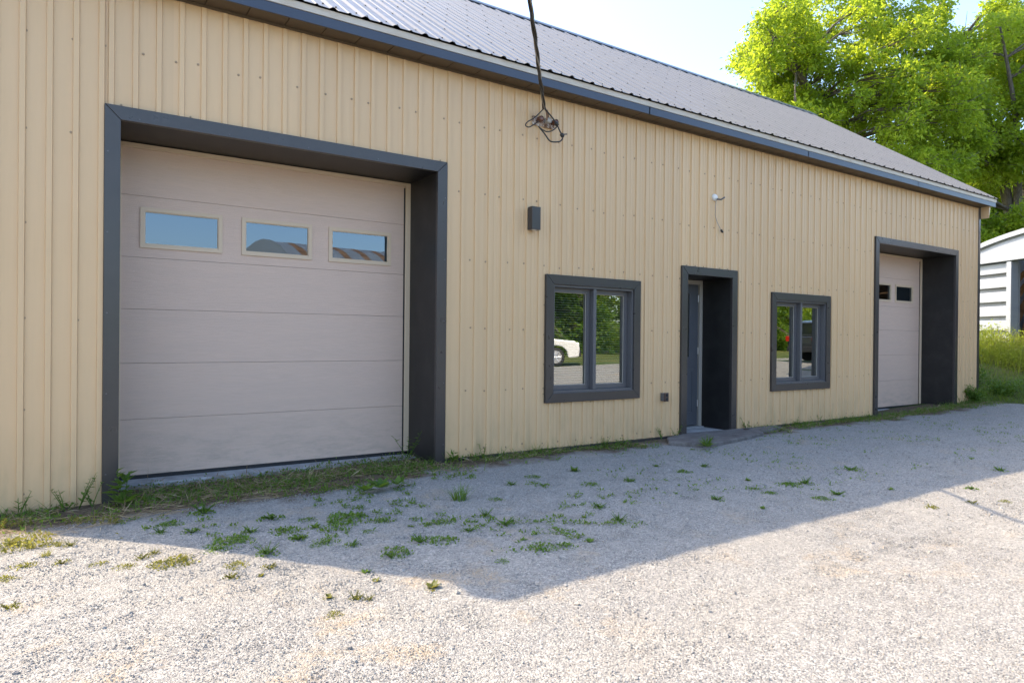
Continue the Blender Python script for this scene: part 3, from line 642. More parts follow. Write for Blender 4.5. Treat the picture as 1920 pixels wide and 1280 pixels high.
# ------------------------------------------------------------------ foliage generators
def leaf_quads(P, D, U, L, Wd, fold=.12):
    n_ = len(P); D = D/np.linalg.norm(D,axis=1,keepdims=True); Sd = np.cross(D,U); Sd /= np.linalg.norm(Sd,axis=1,keepdims=True)+1e-9
    U = np.cross(Sd,D); L = L[:,None]; Wd = Wd[:,None]
    V = np.stack([P, P+D*L*.42+Sd*Wd+U*L*fold, P+D*L, P+D*L*.42-Sd*Wd+U*L*fold],1).reshape(-1,3)
    return V, np.arange(4*n_).reshape(-1,4)
def rnd_dirs(n_, zb=0.):
    d = RNG.normal(size=(n_,3)); d[:,2] += zb; return d/np.linalg.norm(d,axis=1,keepdims=True)
def blades(P, H, lean, w, seg=3, curl=.6):
    """curved tapering grass blades rooted at P (n,3)"""
    n_ = len(P); az = RNG.uniform(0,2*np.pi,n_); dx, dy_ = np.cos(az), np.sin(az); sx, sy = -dy_, dx
    rows_ = []
    for k in range(seg+1):
        u = k/seg; out = lean*(u+curl*u*u); hh = H*(u-.25*curl*lean*u*u)
        c_ = P+np.stack([dx*out*H, dy_*out*H, hh],1); ww = w*(1-u)**.7+.0004
        rows_ += [c_+np.stack([sx*ww,sy*ww,0*ww],1), c_-np.stack([sx*ww,sy*ww,0*ww],1)]
    V = np.stack(rows_,1).reshape(-1,3); b = np.arange(n_)[:,None]*(2*(seg+1))
    Q = np.concatenate([np.stack([b[:,0]+2*k,b[:,0]+2*k+1,b[:,0]+2*k+3,b[:,0]+2*k+2],1) for k in range(seg)]); return V, Q
def join(parts):
    V = []; Q = []; k = 0
    for v, q in parts: V.append(v); Q.append(q+k); k += len(v)
    return np.concatenate(V), np.concatenate(Q)
# --- small weeds
def tuft(n_=60, h=.09, r=.04, lean=.5):
    a = RNG.uniform(0,6.28,n_); rr = r*np.sqrt(RNG.uniform(0,1,n_)); P = np.stack([rr*np.cos(a),rr*np.sin(a),0*a],1)
    return blades(P, h*RNG.uniform(.45,1.1,n_), lean*RNG.uniform(.2,1.3,n_), RNG.uniform(.0014,.003,n_))
def rosette(n_=16, L=.08, w=.35):
    a = np.arange(n_)*2.4+RNG.uniform(-.3,.3,n_); el = RNG.uniform(.15,.9,n_)
    D = np.stack([np.cos(a)*np.cos(el),np.sin(a)*np.cos(el),np.sin(el)],1); l = L*RNG.uniform(.55,1.1,n_)
    v1 = leaf_quads(np.zeros((n_,3))+D*.005, D, np.tile([0,0,1.],(n_,1)), l, l*w*.5, .05); return v1
def mat_weed(n_=170, r=.12, h=.03, L=.017):
    a = RNG.uniform(0,6.28,n_); k = RNG.integers(0,11,n_); a = k*.571+RNG.normal(0,.13,n_); rr = r*RNG.uniform(.05,1,n_)**.8
    P = np.stack([rr*np.cos(a),rr*np.sin(a),h*RNG.uniform(.1,1,n_)*(1.1-rr/r)],1); l = L*RNG.uniform(.6,1.3,n_)
    return leaf_quads(P, rnd_dirs(n_,.5), rnd_dirs(n_,1.5), l, l*.38)
def stalk(h=.3, n_=40, L=.04, nst=3, spread=.25):
    parts = []
    for s in range(nst):
        a = RNG.uniform(0,6.28); tip = np.array([math.cos(a)*spread*h,math.sin(a)*spread*h,h*RNG.uniform(.65,1.05)])
        m_ = MB().tube([(0,0,0),tuple(tip*.5+np.array([0,0,.04*h])),tuple(tip)], [.0035,.0028,.0012], 5, False); parts.append((np.array(m_.v), np.array(m_.f)))
        k = n_//nst; u = RNG.uniform(.15,1,k)[:,None]; P = tip*u+np.array([0,0,1])*.16*h*u*(1-u)
        b = RNG.uniform(0,6.28,k); D = np.stack([np.cos(b),np.sin(b),RNG.uniform(-.1,.7,k)],1); l = L*RNG.uniform(.5,1.2,k)*(1.15-.6*u[:,0])
        parts.append(leaf_quads(P, D, np.tile([0,0,1.],(k,1)), l, l*.22))
    return join(parts)
WM = {}
def wmesh(key, vq): WM[key] = fast_mesh(key, *vq); return WM[key]
for i in range(3):
    wmesh(f'tuft{i}', tuft(70,.085,.045,.7)); wmesh(f'mat{i}', join([mat_weed(), tuft(12,.03,.07,.8)]))
    wmesh(f'ros{i}', join([rosette(16,.06,.55), rosette(9,.035,.6), mat_weed(40,.07,.015,.014)])); wmesh(f'stalk{i}', join([stalk(.085,120,.020,9,.9), mat_weed(90,.08,.04,.018)]))
    wmesh(f'sprig{i}', join([stalk(.035,60,.013,9,1.3), mat_weed(60,.06,.02,.013)]))
for k_, m_ in WM.items(): m_.materials.append(M['weed'])
WD = {k_: m_.copy() for k_, m_ in WM.items()}
for m_ in WD.values(): m_.materials.clear(); m_.materials.append(M['sunweed'])  # same weeds recoloured as sunlit, not a drier plant
def weed(kind, x, y, s=1., in_sun=False, name='weed', label=None, group=None, z=None):
    me = (WD if in_sun else WM)[kind+str(random.randrange(3))]; o = bpy.data.objects.new(name, me); COL.objects.link(o)
    o.location = (x, y, drive_z(x,y)-.004 if z is None else z); o.rotation_euler = (random.uniform(-.1,.1),random.uniform(-.1,.1),random.uniform(0,6.28)); o.scale = (s,s,s*random.uniform(.85,1.15))
    return tag(o, label, 'weed', group)
def where(x, y):
    a = 'the wide garage door' if x < 3.3 else 'the wall light' if x < 4.2 else 'the blind hung window' if x < 5.9 else 'the entry slab' if x < 7.6 else 'the window without blinds' if x < 10.2 else 'the farther garage door'
    return (' close before ' if y > -1.1 else ' out from ' if y > -2.0 else ' well out from ')+a
LB = {'mat':'low spreading green weed mat in shade','tuft':'short green grass tuft in shade','ros':'small broad leaved weed rosette in shade','stalk':'bushy little green weed in shade','sprig':'tiny green weed sprig in shade'}
LSUN = {'mat':'low weed mat lit yellow by the sun','tuft':'grass tuft lit yellow by the sun','ros':'small sunlit weed rosette','stalk':'bushy little sunlit weed','sprig':'tiny yellow green sunlit weed sprig'}
shade = [('mat',652,962,1.25),('mat',640,972,.9),('tuft',862,930,1.3),('sprig',510,960,1.6),('stalk',382,950,1.1),('mat',422,1008,1.1),('mat',405,1018,.7),('stalk',500,1026,.9),
 ('mat',535,985,.9),('ros',590,978,.7),('mat',610,1006,.8),('mat',720,966,.8),('mat',750,1022,.9),('sprig',735,1030,1),('mat',830,970,.8),('mat',835,1003,.9),('sprig',788,1004,1.3),('ros',687,1056,.55),
 ('mat',945,1043,.45),('stalk',910,958,.7),('sprig',947,975,1.5),('ros',1077,880,1.),('mat',1110,906,.8),('sprig',1345,933,1.1),('stalk',1510,902,.9),('mat',1480,904,1),('mat',1540,930,.8),('sprig',1597,879,1.4),
 ('stalk',1160,970,.75),('ros',1105,1009,.6),('mat',1010,1024,.9),('mat',1060,1018,.7),('ros',1430,948,.55),('sprig',1822,913,1),('ros',1095,964,.45),('sprig',1125,946,1.1),('sprig',1570,922,1.3),
 ('mat',1443,920,.6),('mat',1415,912,.6),('ros',1402,895,.6),('sprig',1875,878,1.2),('ros',1670,913,.5),('mat',590,1010,.5),('sprig',560,1000,1),('sprig',660,1010,.9),('mat',690,985,.5),('sprig',470,985,1.1),
 ('mat',575,962,.6),('ros',770,975,.5),('sprig',880,985,1),('mat',930,930,.6),('sprig',960,905,1),('mat',1000,890,.7),('sprig',1180,900,1.1),('ros',1230,870,.7),('mat',1280,880,.8),('sprig',1320,870,1.1),('mat',450,1000,.7),('sprig',360,985,1.1),('mat',320,970,.7),('stalk',300,985,.6)]
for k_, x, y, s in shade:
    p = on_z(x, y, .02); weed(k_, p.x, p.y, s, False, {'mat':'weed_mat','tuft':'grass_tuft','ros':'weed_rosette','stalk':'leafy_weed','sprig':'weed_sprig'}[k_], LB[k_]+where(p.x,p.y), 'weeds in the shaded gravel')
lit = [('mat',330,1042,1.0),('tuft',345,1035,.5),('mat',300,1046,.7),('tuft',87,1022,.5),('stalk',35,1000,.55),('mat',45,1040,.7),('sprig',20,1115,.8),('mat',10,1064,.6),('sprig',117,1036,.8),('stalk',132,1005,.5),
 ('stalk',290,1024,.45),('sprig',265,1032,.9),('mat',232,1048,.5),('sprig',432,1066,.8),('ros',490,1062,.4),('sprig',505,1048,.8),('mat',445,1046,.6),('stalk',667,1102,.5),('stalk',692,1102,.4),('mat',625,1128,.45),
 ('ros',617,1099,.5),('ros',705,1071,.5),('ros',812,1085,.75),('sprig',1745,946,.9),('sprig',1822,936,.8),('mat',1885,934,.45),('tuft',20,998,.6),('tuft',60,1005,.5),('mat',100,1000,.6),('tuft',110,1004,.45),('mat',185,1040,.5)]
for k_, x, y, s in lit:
    p = on_z(x, y, .02); weed(k_, p.x, p.y, s, True, {'mat':'weed_mat','tuft':'grass_tuft','ros':'weed_rosette','stalk':'leafy_weed','sprig':'weed_sprig'}[k_], LSUN[k_]+where(p.x,p.y), 'weeds in the sunlit gravel')
# particular plants at the wall foot
def plant(name, vq, loc, m_, label, cat='weed'):
    o = link(name, fast_mesh(name, *vq), M[m_]); o.location = loc; return tag(o, label, cat)
p = on_z(232,938,0.02)
plant('leafy_plant', join([stalk(.30,26,.12,2,.16), rosette(14,.15,.45)]), (p.x,p.y,.0), 'weed', 'bushy bright green leafy plant at the left foot of the wide garage door trim')
p = on_z(712,914,0.02)
plant('broadleaf_plant', join([(v+np.array([dx,dy_,0]),q) for (v,q),dx,dy_ in ((rosette(12,.13,.7),0,0),(rosette(9,.11,.7),.16,.04),(rosette(9,.10,.7),-.14,-.05))]), (p.x,p.y,.02), 'weed', 'sprawling broad leaved green plant on the gravel before the wide garage door')
p = on_z(765,858,0.02)
plant('tall_weed', stalk(.30,40,.06,4,.45), (p.x-.05,.22,.02), 'weed', 'spindly tall weed in the corner of the wide garage door recess')
p = on_z(852,862,0.02)
plant('curled_weed', join([stalk(.12,10,.08,2,.3), rosette(10,.12,.5)]), (3.12,-.09,.03), 'weed', 'small curled leaf weed at the right foot of the wide garage door trim')
p = on_z(1325,838,0.02)
plant('step_weed', join([rosette(16,.16,.22), tuft(40,.14,.05,.6)]), (p.x,p.y,.03), 'weed', 'green weed tuft growing against the front edge of the entry slab')
for i, (x, h) in enumerate(((-.2,.16),(.06,.2),(.14,.24),(.22,.16),(3.45,.16),(5.05,.12),(5.9,.16),(6.15,.2),(7.5,.2),(8.6,.1),(9.1,.18),(13.55,.25),(13.75,.3),(13.95,.22))):
    plant('wall_weed', stalk(h,22,.045,3,.45), (x,-.06-.05*random.random(),drive_z(x,-.07)-.005), 'weed', ('tall ' if h > .19 else 'short ')+'thin weed at the foot of the tan siding '+('left of the wide garage door' if x < .3 else 'under the blind hung window' if x < 5.6 else 'beside the outlet box' if x < 6.3 else 'under the window without blinds' if x < 10 else 'right of the farther garage door'), 'weed')['group'] = 'weeds along the siding foot'
# stuff: straw, creeping weeds and grass along the wall foot
def scatter(n_, fn):
    P = []
    while len(P) < n_:
        x = random.uniform(-1.2, 15.2); d = abs(random.gauss(0,.27)); y = -d
        if fn(x, y): P.append((x, y, drive_z(x,y)-.003))
    return np.array(P)
def strip(x, y):
    w = .25+.26*(noise.noise((x*.8,0,4))+.4)+(.46 if -.3 < x < 3.2 else 0)+(.22 if 13 < x else 0)
    return -y < w*(.6+.8*abs(noise.noise((x*2.3,y*3,8)))) and noise.noise((x*1.9,y*2.5,12)) > -.28 and not (5.7 < x < 7.5 and y > -.66)
inrec = lambda n_: np.array([(x,y,drive_z(x,-.02)+.0) for x,y in zip(RNG.uniform(.45,2.9,n_), -RNG.uniform(-.42,.2,n_))])
P1 = np.concatenate([scatter(10000, strip), inrec(2200)]); n_ = len(P1)
tag(link('weed_cover', fast_mesh('weed_cover', *join([leaf_quads(P1+np.array([0,0,1.])*(RNG.uniform(0,1,(n_,1))**1.3*np.array([.018+.10*max(0,noise.noise((p[0]*3.1,p[1]*3.1,17))) for p in P1])[:,None]), rnd_dirs(n_,.45), rnd_dirs(n_,1.2), RNG.uniform(.012,.034,n_), RNG.uniform(.004,.010,n_)),
    blades(scatter(2600,strip), RNG.uniform(.03,.13,2600), RNG.uniform(.2,1.2,2600), RNG.uniform(.0012,.003,2600))])), M['weed']), 'low creeping weeds and grass along the foot of the building', 'weeds', kind='stuff')
P2 = np.concatenate([scatter(4600, strip), inrec(1500)]); n_ = len(P2); D = rnd_dirs(n_); D[:,2] = RNG.uniform(-.05,.28,n_)
tag(link('dead_straw', fast_mesh('dead_straw', *leaf_quads(P2+np.array([0,0,.008]), D, rnd_dirs(n_,2), RNG.uniform(.05,.17,n_), RNG.uniform(.0012,.0032,n_), .03)), M['straw']), 'matted brown straw and dead leaves along the wall foot', 'straw', kind='stuff')
# a drift of straw and sunlit weeds near the building's left corner
def drift(n_, x0, x1, y0, y1, f=lambda x,y: True):
    P = []
    while len(P) < n_:
        x, y = random.uniform(x0,x1), random.uniform(y0,y1)
        if f(x,y): P.append((x,y,drive_z(x,y)-.002))
    return np.array(P)
P3 = drift(420, -.2, 1.5, -.85, -.25, lambda x,y: noise.noise((x*2.2,y*3,20)) > -.05 and abs(y+.32+.22*(1.0-x)*.6) < .28); n_ = len(P3); D = rnd_dirs(n_); D[:,2] = RNG.uniform(0,.2,n_); D[:,0] *= 2
tag(link('straw_drift', fast_mesh('straw_drift', *leaf_quads(P3+np.array([0,0,.008]), D, rnd_dirs(n_,2), RNG.uniform(.06,.24,n_), RNG.uniform(.0012,.003,n_), .03)), M['straw']), 'pale cut straw strewn on the gravel before the wide garage door', 'straw', kind='stuff')
P4 = drift(1300, -1.0, .35, -1.05, -.15, lambda x,y: noise.noise((x*2.4,y*2.4,31)) > .0 and y < -.25-.5*(x+.3)); n_ = len(P4)
tag(link('weed_patch', fast_mesh('weed_patch', *join([leaf_quads(P4+np.array([0,0,.02])*RNG.uniform(0,2,(n_,1)), rnd_dirs(n_,.5), rnd_dirs(n_,1.2), RNG.uniform(.012,.035,n_), RNG.uniform(.004,.010,n_)), blades(P4[:500], RNG.uniform(.03,.09,500), RNG.uniform(.2,1,500), RNG.uniform(.001,.0025,500))])), M['sunweed']), 'sunlit yellow green weeds at the building corner', 'weeds', kind='stuff')
P5 = drift(5000, .2, 12.5, -2.6, -.3, lambda x,y: x > -.35-.784*y and noise.noise((x*1.3,y*1.7,41)) > .02 and noise.noise((x*6,y*7,43)) > .08 and noise.noise((x*15,y*17,45)) > .0 and random.random() < (.95 if x < 3.6 else .2)); n_ = len(P5)
tag(link('seedling_weeds', fast_mesh('seedling_weeds', *leaf_quads(P5+np.array([0,0,.008])*RNG.uniform(0,2,(n_,1)), rnd_dirs(n_,.6), rnd_dirs(n_,1.2), RNG.uniform(.008,.030,n_), RNG.uniform(.003,.008,n_))), M['weed']), 'tiny seedling weeds dotted over the shaded gravel', 'weeds', kind='stuff')

# ------------------------------------------------------------------ grass and tall weeds beyond the corner
def lawn_ok(x, y): return x > 14.5 and (y > -1.2+.25*noise.noise((x*1.5,2,1)) or x > 17 and y > -2.5)
P = []
while len(P) < 26000:
    x, y = 14.5+random.random()**1.6*13, random.uniform(-3,9)
    if lawn_ok(x, y): P.append((x, y, max(terrain_z(x,y), drive_z(x,y) if y < 0 else -9)-.005))
P = np.array(P); n_ = len(P)
tag(link('lawn_grass', fast_mesh('lawn_grass', *blades(P, RNG.uniform(.05,.15,n_), RNG.uniform(.2,1,n_), RNG.uniform(.003,.007,n_), 2)), M['grass']), 'green grass beside the far end of the building', 'grass', kind='stuff')
SHL = at_depth(1838, 497, 17.0); SHD = Vector((-.50,-1.0,0)).normalized(); SHN = Vector((SHD.y,-SHD.x,0))   # shed front line and its outward normal
if SHN.dot(Vector((0,-CAMD,0))-SHL) < 0: SHN = -SHN
P = []
while len(P) < 5200:
    a, b = random.uniform(-2.5,4.5), random.uniform(.3,1.7); q = SHL+SHD*a+SHN*b
    if q.x > 14.9 and random.random() < 1.15-b*.35: P.append((q.x,q.y,terrain_z(q.x,q.y)-.01))
P = np.array(P); n_ = len(P); hh = RNG.uniform(.35,1.0,n_)*(.75+.4*np.array([noise.noise((p[0]*1.3,p[1]*1.3,5)) for p in P]))
k = 16000; i_ = RNG.integers(0,n_,k); u = RNG.uniform(.1,1,k); PL = P[i_]+np.stack([RNG.normal(0,.05,k),RNG.normal(0,.05,k),u*hh[i_]],1)
tag(link('tall_weeds', fast_mesh('tall_weeds', *blades(P, hh, RNG.uniform(.05,.35,n_), RNG.uniform(.003,.007,n_), 3)), M['suntallweed']), 'tall sunlit yellow green weeds before the arched shed', 'weeds', kind='stuff')
tag(link('weed_foliage', fast_mesh('weed_foliage', *leaf_quads(PL, rnd_dirs(k,.2), rnd_dirs(k,1), RNG.uniform(.03,.09,k), RNG.uniform(.008,.02,k))), M['suntallweed']), 'leafy tops of the tall weeds before the arched shed', 'weeds', kind='stuff')
def bush(name, loc, h, r, nl, m_, label, L=.06, flowers=0):
    t = tag(empty(name, loc), label, 'plant'); mb = MB(); ps = []
    for s in range(9):
        a = random.uniform(0,6.28); rr = r*random.uniform(.2,1); tip = Vector((math.cos(a)*rr,math.sin(a)*rr,h*random.uniform(.6,1))); mb.tube([(0,0,0),tip*.5+Vector((0,0,.12*h)),tip],[.008,.006,.002],5)
        k = nl//9; u = RNG.uniform(.12,1,k)[:,None]; tp = np.array(tip); ps.append(tp*u+np.array([0,0,1])*.4*h*u*(1-u)+RNG.normal(0,.25*r*.5,(k,3))*(.4+u))
    mb.build('stem', M['weed'], t); P = np.concatenate(ps); P[:,2] = np.maximum(P[:,2],.01); n_ = len(P)
    link('foliage', fast_mesh('foliage', *leaf_quads(P, rnd_dirs(n_,.2), rnd_dirs(n_,1), L*RNG.uniform(.5,1.2,n_), L*RNG.uniform(.14,.26,n_))), M[m_], t)
    for f in range(flowers):
        q = P[random.randrange(n_)]; q = Vector((q[0],q[1],max(q[2],h*.75)+random.uniform(0,.1*h))); fl = MB()
        for j in range(8): a = j*.785; fl.add([q,q+Vector((math.cos(a-.3)*.022,math.sin(a-.3)*.022,.008)),q+Vector((math.cos(a)*.03,math.sin(a)*.03,.012)),q+Vector((math.cos(a+.3)*.022,math.sin(a+.3)*.022,.008))],[(0,1,2,3)])
        fl.build('flower', M['flower'], t)
    return t
bush('corner_shrub', (14.75,.35,.1), .85, .45, 2600, 'weed', 'dark green bushy weed at the far corner of the building', .07)
bush('chicory_plant', (15.5,.75,.12), 1.15, .45, 1400, 'weed', 'chicory plant with pale blue flowers beside the building corner', .055, 14)
bush('low_bush', (15.1,-.15,.1), .40, .5, 1600, 'weed', 'low spreading green bush on the gravel edge by the building corner', .055)
bush('corner_weed', (14.0,-.13,.08), .32, .28, 900, 'weed', 'thick weed clump under the siding beside the farther garage door', .05)

# ------------------------------------------------------------------ arched shed
sh = tag(empty('arched_shed', (SHL.x,SHL.y,terrain_z(SHL.x,SHL.y)-.05), 0), 'pale galvanised steel shed with arched roof and open rust brown inside', 'shed')
sh.rotation_euler = (0,0,math.atan2(SHD.y,SHD.x))       # local +x along the front, front faces local +/-y
ysg = 1 if (Matrix.Rotation(-math.atan2(SHD.y,SHD.x),3,'Z') @ SHN).y > 0 else -1
HB = SHL.z-sh.location.z                                  # header underside
PW = next(k*.02 for k in range(400) if px_of(SHL+SHD*(k*.02))[0] > 1899)
WDT, LEN, RISE = PW+5.6, 9.0, .50
X0 = -.35
bar = MB().box(X0, PW, -ysg*.17-.02, -ysg*.17+.02, 0, HB)
bar.build('wall', M['galv'], sh)
zb = HB-.02; step = .345
while zb > .2:
    top = zb; bot = max(.05, zb-step+.10)
    MB().prism([(X0,bot),(PW-.09,bot),(PW-.09,top),(X0,top)], -ysg*.13, ysg*.0).build('wall_panel', M['galv'], sh, bevel=.012); zb -= step
MB().box(PW-.085, PW+.05, -.10, .10, 0, HB-.002).build('post', M['galv'], sh, bevel=.01)
MB().box(X0-.1, WDT, -.13, .11, HB, HB+.26).build('header', M['galv'], sh, bevel=.01)
def arch(x, off=0.): 
    u = (x-X0)/(WDT-X0); return HB+.24+off+RISE*math.sin(math.pi*min(max(u,0),1))**.55
xsA = X0+(WDT-X0)*(1-np.cos(np.linspace(0,np.pi,33)))/2
MB().prism([(x,arch(x)) for x in xsA], -.05, .05).build('gable_panel', M['galv'], sh)
mb = MB()
for a, b in zip(xsA[:-1], xsA[1:]): mb.add([(a,-.14,arch(a)-.06),(b,-.14,arch(b)-.06),(b,-.14,arch(b)+.05),(a,-.14,arch(a)+.05),(a,.14,arch(a)-.06),(b,.14,arch(b)-.06),(b,.14,arch(b)+.05),(a,.14,arch(a)+.05)],[(0,1,2,3),(7,6,5,4),(3,2,6,7),(0,4,5,1)])
mb.build('arch_trim', M['galv'], sh)
mb = MB(); NY = 36
for j in range(NY):
    y0_, y1_ = -ysg*(.15+LEN*j/NY), -ysg*(.15+LEN*(j+1)/NY); o0, o1 = .05*(j%2), .05*(j%2)
    for a, b in zip(xsA[:-1], xsA[1:]): mb.add([(a,y0_,arch(a,o0)),(b,y0_,arch(b,o0)),(b,y1_,arch(b,o1)),(a,y1_,arch(a,o1))],[(0,1,2,3)])
mb.build('roof', M['galv'], sh)
mb = MB(); cx = (X0+WDT)/2; Rr = (WDT-X0)/2-.12            # ribbed rusty vault inside
for j in range(26):
    y0_, y1_ = -ysg*(.3+(LEN-.4)*j/26), -ysg*(.3+(LEN-.4)*(j+.62)/26)
    for i in range(20):
        a0, a1 = math.pi*i/20, math.pi*(i+1)/20; H2 = HB+RISE*.9
        for rr, ya, yb in ((Rr,y0_,y1_),): mb.add([(cx+rr*math.cos(a0),ya,H2*math.sin(a0)),(cx+rr*math.cos(a1),ya,H2*math.sin(a1)),(cx+rr*math.cos(a1),yb,H2*math.sin(a1)),(cx+rr*math.cos(a0),yb,H2*math.sin(a0))],[(0,1,2,3)])
        mb.add([(cx+(Rr+.1)*math.cos(a0),y1_,(H2+.1)*math.sin(a0)),(cx+(Rr+.1)*math.cos(a1),y1_,(H2+.1)*math.sin(a1)),(cx+(Rr+.1)*math.cos(a1),-ysg*(.3+(LEN-.4)*(j+1)/26),(H2+.1)*math.sin(a1)),(cx+(Rr+.1)*math.cos(a0),-ysg*(.3+(LEN-.4)*(j+1)/26),(H2+.1)*math.sin(a0))],[(0,1,2,3)])
mb.build('vault_lining', M['rust'], sh)
MB().box(X0, WDT, -ysg*(LEN+.16)-.03, -ysg*(LEN+.16)+.03, 0, HB+RISE*.6).build('wall', M['rust'], sh)
MB().box(X0-.03, X0+.03, min(-ysg*.2,-ysg*(LEN+.1)), max(-ysg*.2,-ysg*(LEN+.1)), 0, HB+.2).build('wall', M['galv'], sh)
MB().box(WDT-.03, WDT+.03, min(-ysg*.2,-ysg*(LEN+.1)), max(-ysg*.2,-ysg*(LEN+.1)), 0, HB+.2).build('wall', M['galv'], sh)

# ------------------------------------------------------------------ trees
def tree(name, base, clusters, nleaf, L, label, leafm='leaf', trunk_r=.35, fork=None, group=None):
    """clusters: list of (Vector centre, radius); branches run from the trunk to every cluster"""
    base = Vector(base); t = tag(empty(name, base), label, 'tree', group); mb = MB()
    cs = [(c-base, r) for c, r in clusters]
    ctr = sum((c for c, _ in cs), Vector())/len(cs); top = max(c.z for c, _ in cs)
    fk = Vector((ctr.x*.12, ctr.y*.12, fork if fork else top*.28))
    mb.tube([(0,0,-.2),(0,0,.3),fk*.5+Vector((.1,0,0)),fk],[trunk_r*1.5,trunk_r*1.05,trunk_r*.85,trunk_r*.7],10)
    nl = 6; limbs = []
    for i in range(nl):                    # main limbs towards groups of clusters
        a = i*2*math.pi/nl
        far = max(cs, key=lambda q: (q[0].x-ctr.x)*math.cos(a)+(q[0].y-ctr.y)*math.sin(a)+.25*q[0].z+random.uniform(-1,1))[0]
        mid = fk.lerp(far,.5)+Vector((random.uniform(-.3,.3),random.uniform(-.3,.3),.09*top))
        pts = spline([fk, fk.lerp(mid,.5)+Vector((0,0,.25)), mid, far], 5); k = len(pts); mb.tube(pts,[trunk_r*.6*(1-.9*j/(k-1))+.012 for j in range(k)],7); limbs += pts[2:]
    for c, r in cs:
        b = min(limbs, key=lambda q: (q-c).length+.35*max(0,q.z-c.z)); d = (c-b).length
        mid = b.lerp(c,.55)+Vector((0,0,.10*d))
        mb.tube([b,mid,c],[min(.07,.018+.012*d),.022+.004*d,.012],5)
        for s in range(3):
            e = c+Vector((random.gauss(0,1),random.gauss(0,1),random.gauss(0,.8)))*r*.6; mb.tube([mid,c.lerp(e,.4),e],[.018,.012,.006],4)
    mb.build('trunk', M['bark'], t, True)
    tot = sum(r**2.2 for _, r in cs); Ps = []; Ds = []
    for c, r in cs:
        k = int(nleaf*r**2.2/tot); nt_ = max(6, k//16)      # sprays of leaflets round twig tips
        d = rnd_dirs(nt_); tw = np.array(c)+d*(r*RNG.uniform(.25,1.,nt_)**.55)[:,None]*np.array([1,1,.72])
        i_ = RNG.integers(0,nt_,k); Ps.append(tw[i_]+RNG.normal(0,.11*r+.05,(k,3))*np.array([1,1,.75])); dd = rnd_dirs(k,-.35)+.6*d[i_]; Ds.append(dd)
    P = np.concatenate(Ps); D = np.concatenate(Ds); n_ = len(P)
    link('crown', fast_mesh('crown', *leaf_quads(P, D, rnd_dirs(n_,1.1), L*RNG.uniform(.55,1.2,n_), L*RNG.uniform(.16,.27,n_), .08)), M[leafm], t)
    return t
def px_clusters(specs, depth, jd, n_per, rmul=1.):
    out = []
    for x, y, r in specs:                  # blob centre and radius in photo pixels, at a depth of its own
        for k in range(n_per):
            a = random.uniform(0,6.28); q = math.sqrt(random.random()); d = depth+random.uniform(-jd,jd)
            out.append((at_depth(x+math.cos(a)*q*r, y+math.sin(a)*q*r, d), rmul*random.uniform(.75,1.25)))
    return out
cl = px_clusters([(1415,110,22),(1465,130,45),(1450,60,32),(1510,40,55),(1560,110,75),(1480,195,28),(1600,20,90),(1660,100,95),(1560,210,45),(1640,215,80),(1720,60,90),(1740,170,90),(1690,290,55),(1760,280,60),(1800,130,45),(1790,220,45)], 26, 2.8, 14, .62)
cl += px_clusters([(1440,215,25),(1620,-110,110),(1730,-130,140)], 27, 3, 7, 1.15)
tree('ash_tree', (27.6,10.4,.3), cl, 135000, .18, 'big yellow green leafy tree standing behind the far end of the roof', 'leaf', .38, 4.2)
cl = px_clusters([(1880,70,60),(1850,120,70),(1900,200,80),(1830,220,70),(1960,100,100),(1990,250,110),(1870,300,70),(1930,330,80),(2060,150,110),(1800,330,50)], 29, 2.8, 14, .72)+px_clusters([(1870,440,40),(1935,440,45),(1850,475,22),(1800,400,40)], 26.5, 1.0, 9, .6)
tree('ash_tree', (34.0,6.2,.4), cl, 105000, .19, 'broad bright green tree rising behind the arched shed', 'leaf', .36, 4)
cl = px_clusters([(1790,360,60),(1850,400,70),(1900,430,70),(1960,400,90),(1740,300,50),(1830,470,60),(1900,500,70),(2000,500,90),(1860,560,60),(1700,380,60)], 33, 2.0, 12, .9)
tree('shade_tree', (39.5,9.5,.4), cl, 90000, .20, 'darker green tree filling the gap between roof and arched shed', 'leaf2', .3, 3)

# ------------------------------------------------------------------ across the yard (seen in the window reflections)
for i in range(14):
    bx_ = 21+i*3.6+random.uniform(-1,1); by = -27-random.uniform(0,4)-.15*i; h = random.uniform(7,11)
    cl = [(Vector((bx_,by,0))+Vector((random.gauss(0,1.5),random.gauss(0,1.4),random.uniform(.06,1)*h)), random.uniform(1.0,1.7)) for _ in range(34)]
    tree('yard_tree', (bx_,by,.2), cl, 13000, .34, 'leafy tree in the row across the yard facing the windows', 'leaf2' if i%3 else 'leaf', .2, 2, 'trees across the yard')
def extr(poly, w0, w1=None):                # side outline extruded to half width, upper part drawn in
    w1 = w0 if w1 is None else w1; n_ = len(poly); mb = MB(); zz = [z for _, z in poly]; za, zb_ = min(zz), max(zz)
    wf = lambda z: w0+(w1-w0)*max(0,(z-za-.45*(zb_-za))/(.55*(zb_-za)))
    return mb.add([(x,-wf(z),z) for x,z in poly]+[(x,wf(z),z) for x,z in poly],[tuple(range(n_)),tuple(range(2*n_-1,n_-1,-1))]+[(i,i+n_,(i+1)%n_+n_,(i+1)%n_) for i in range(n_)])
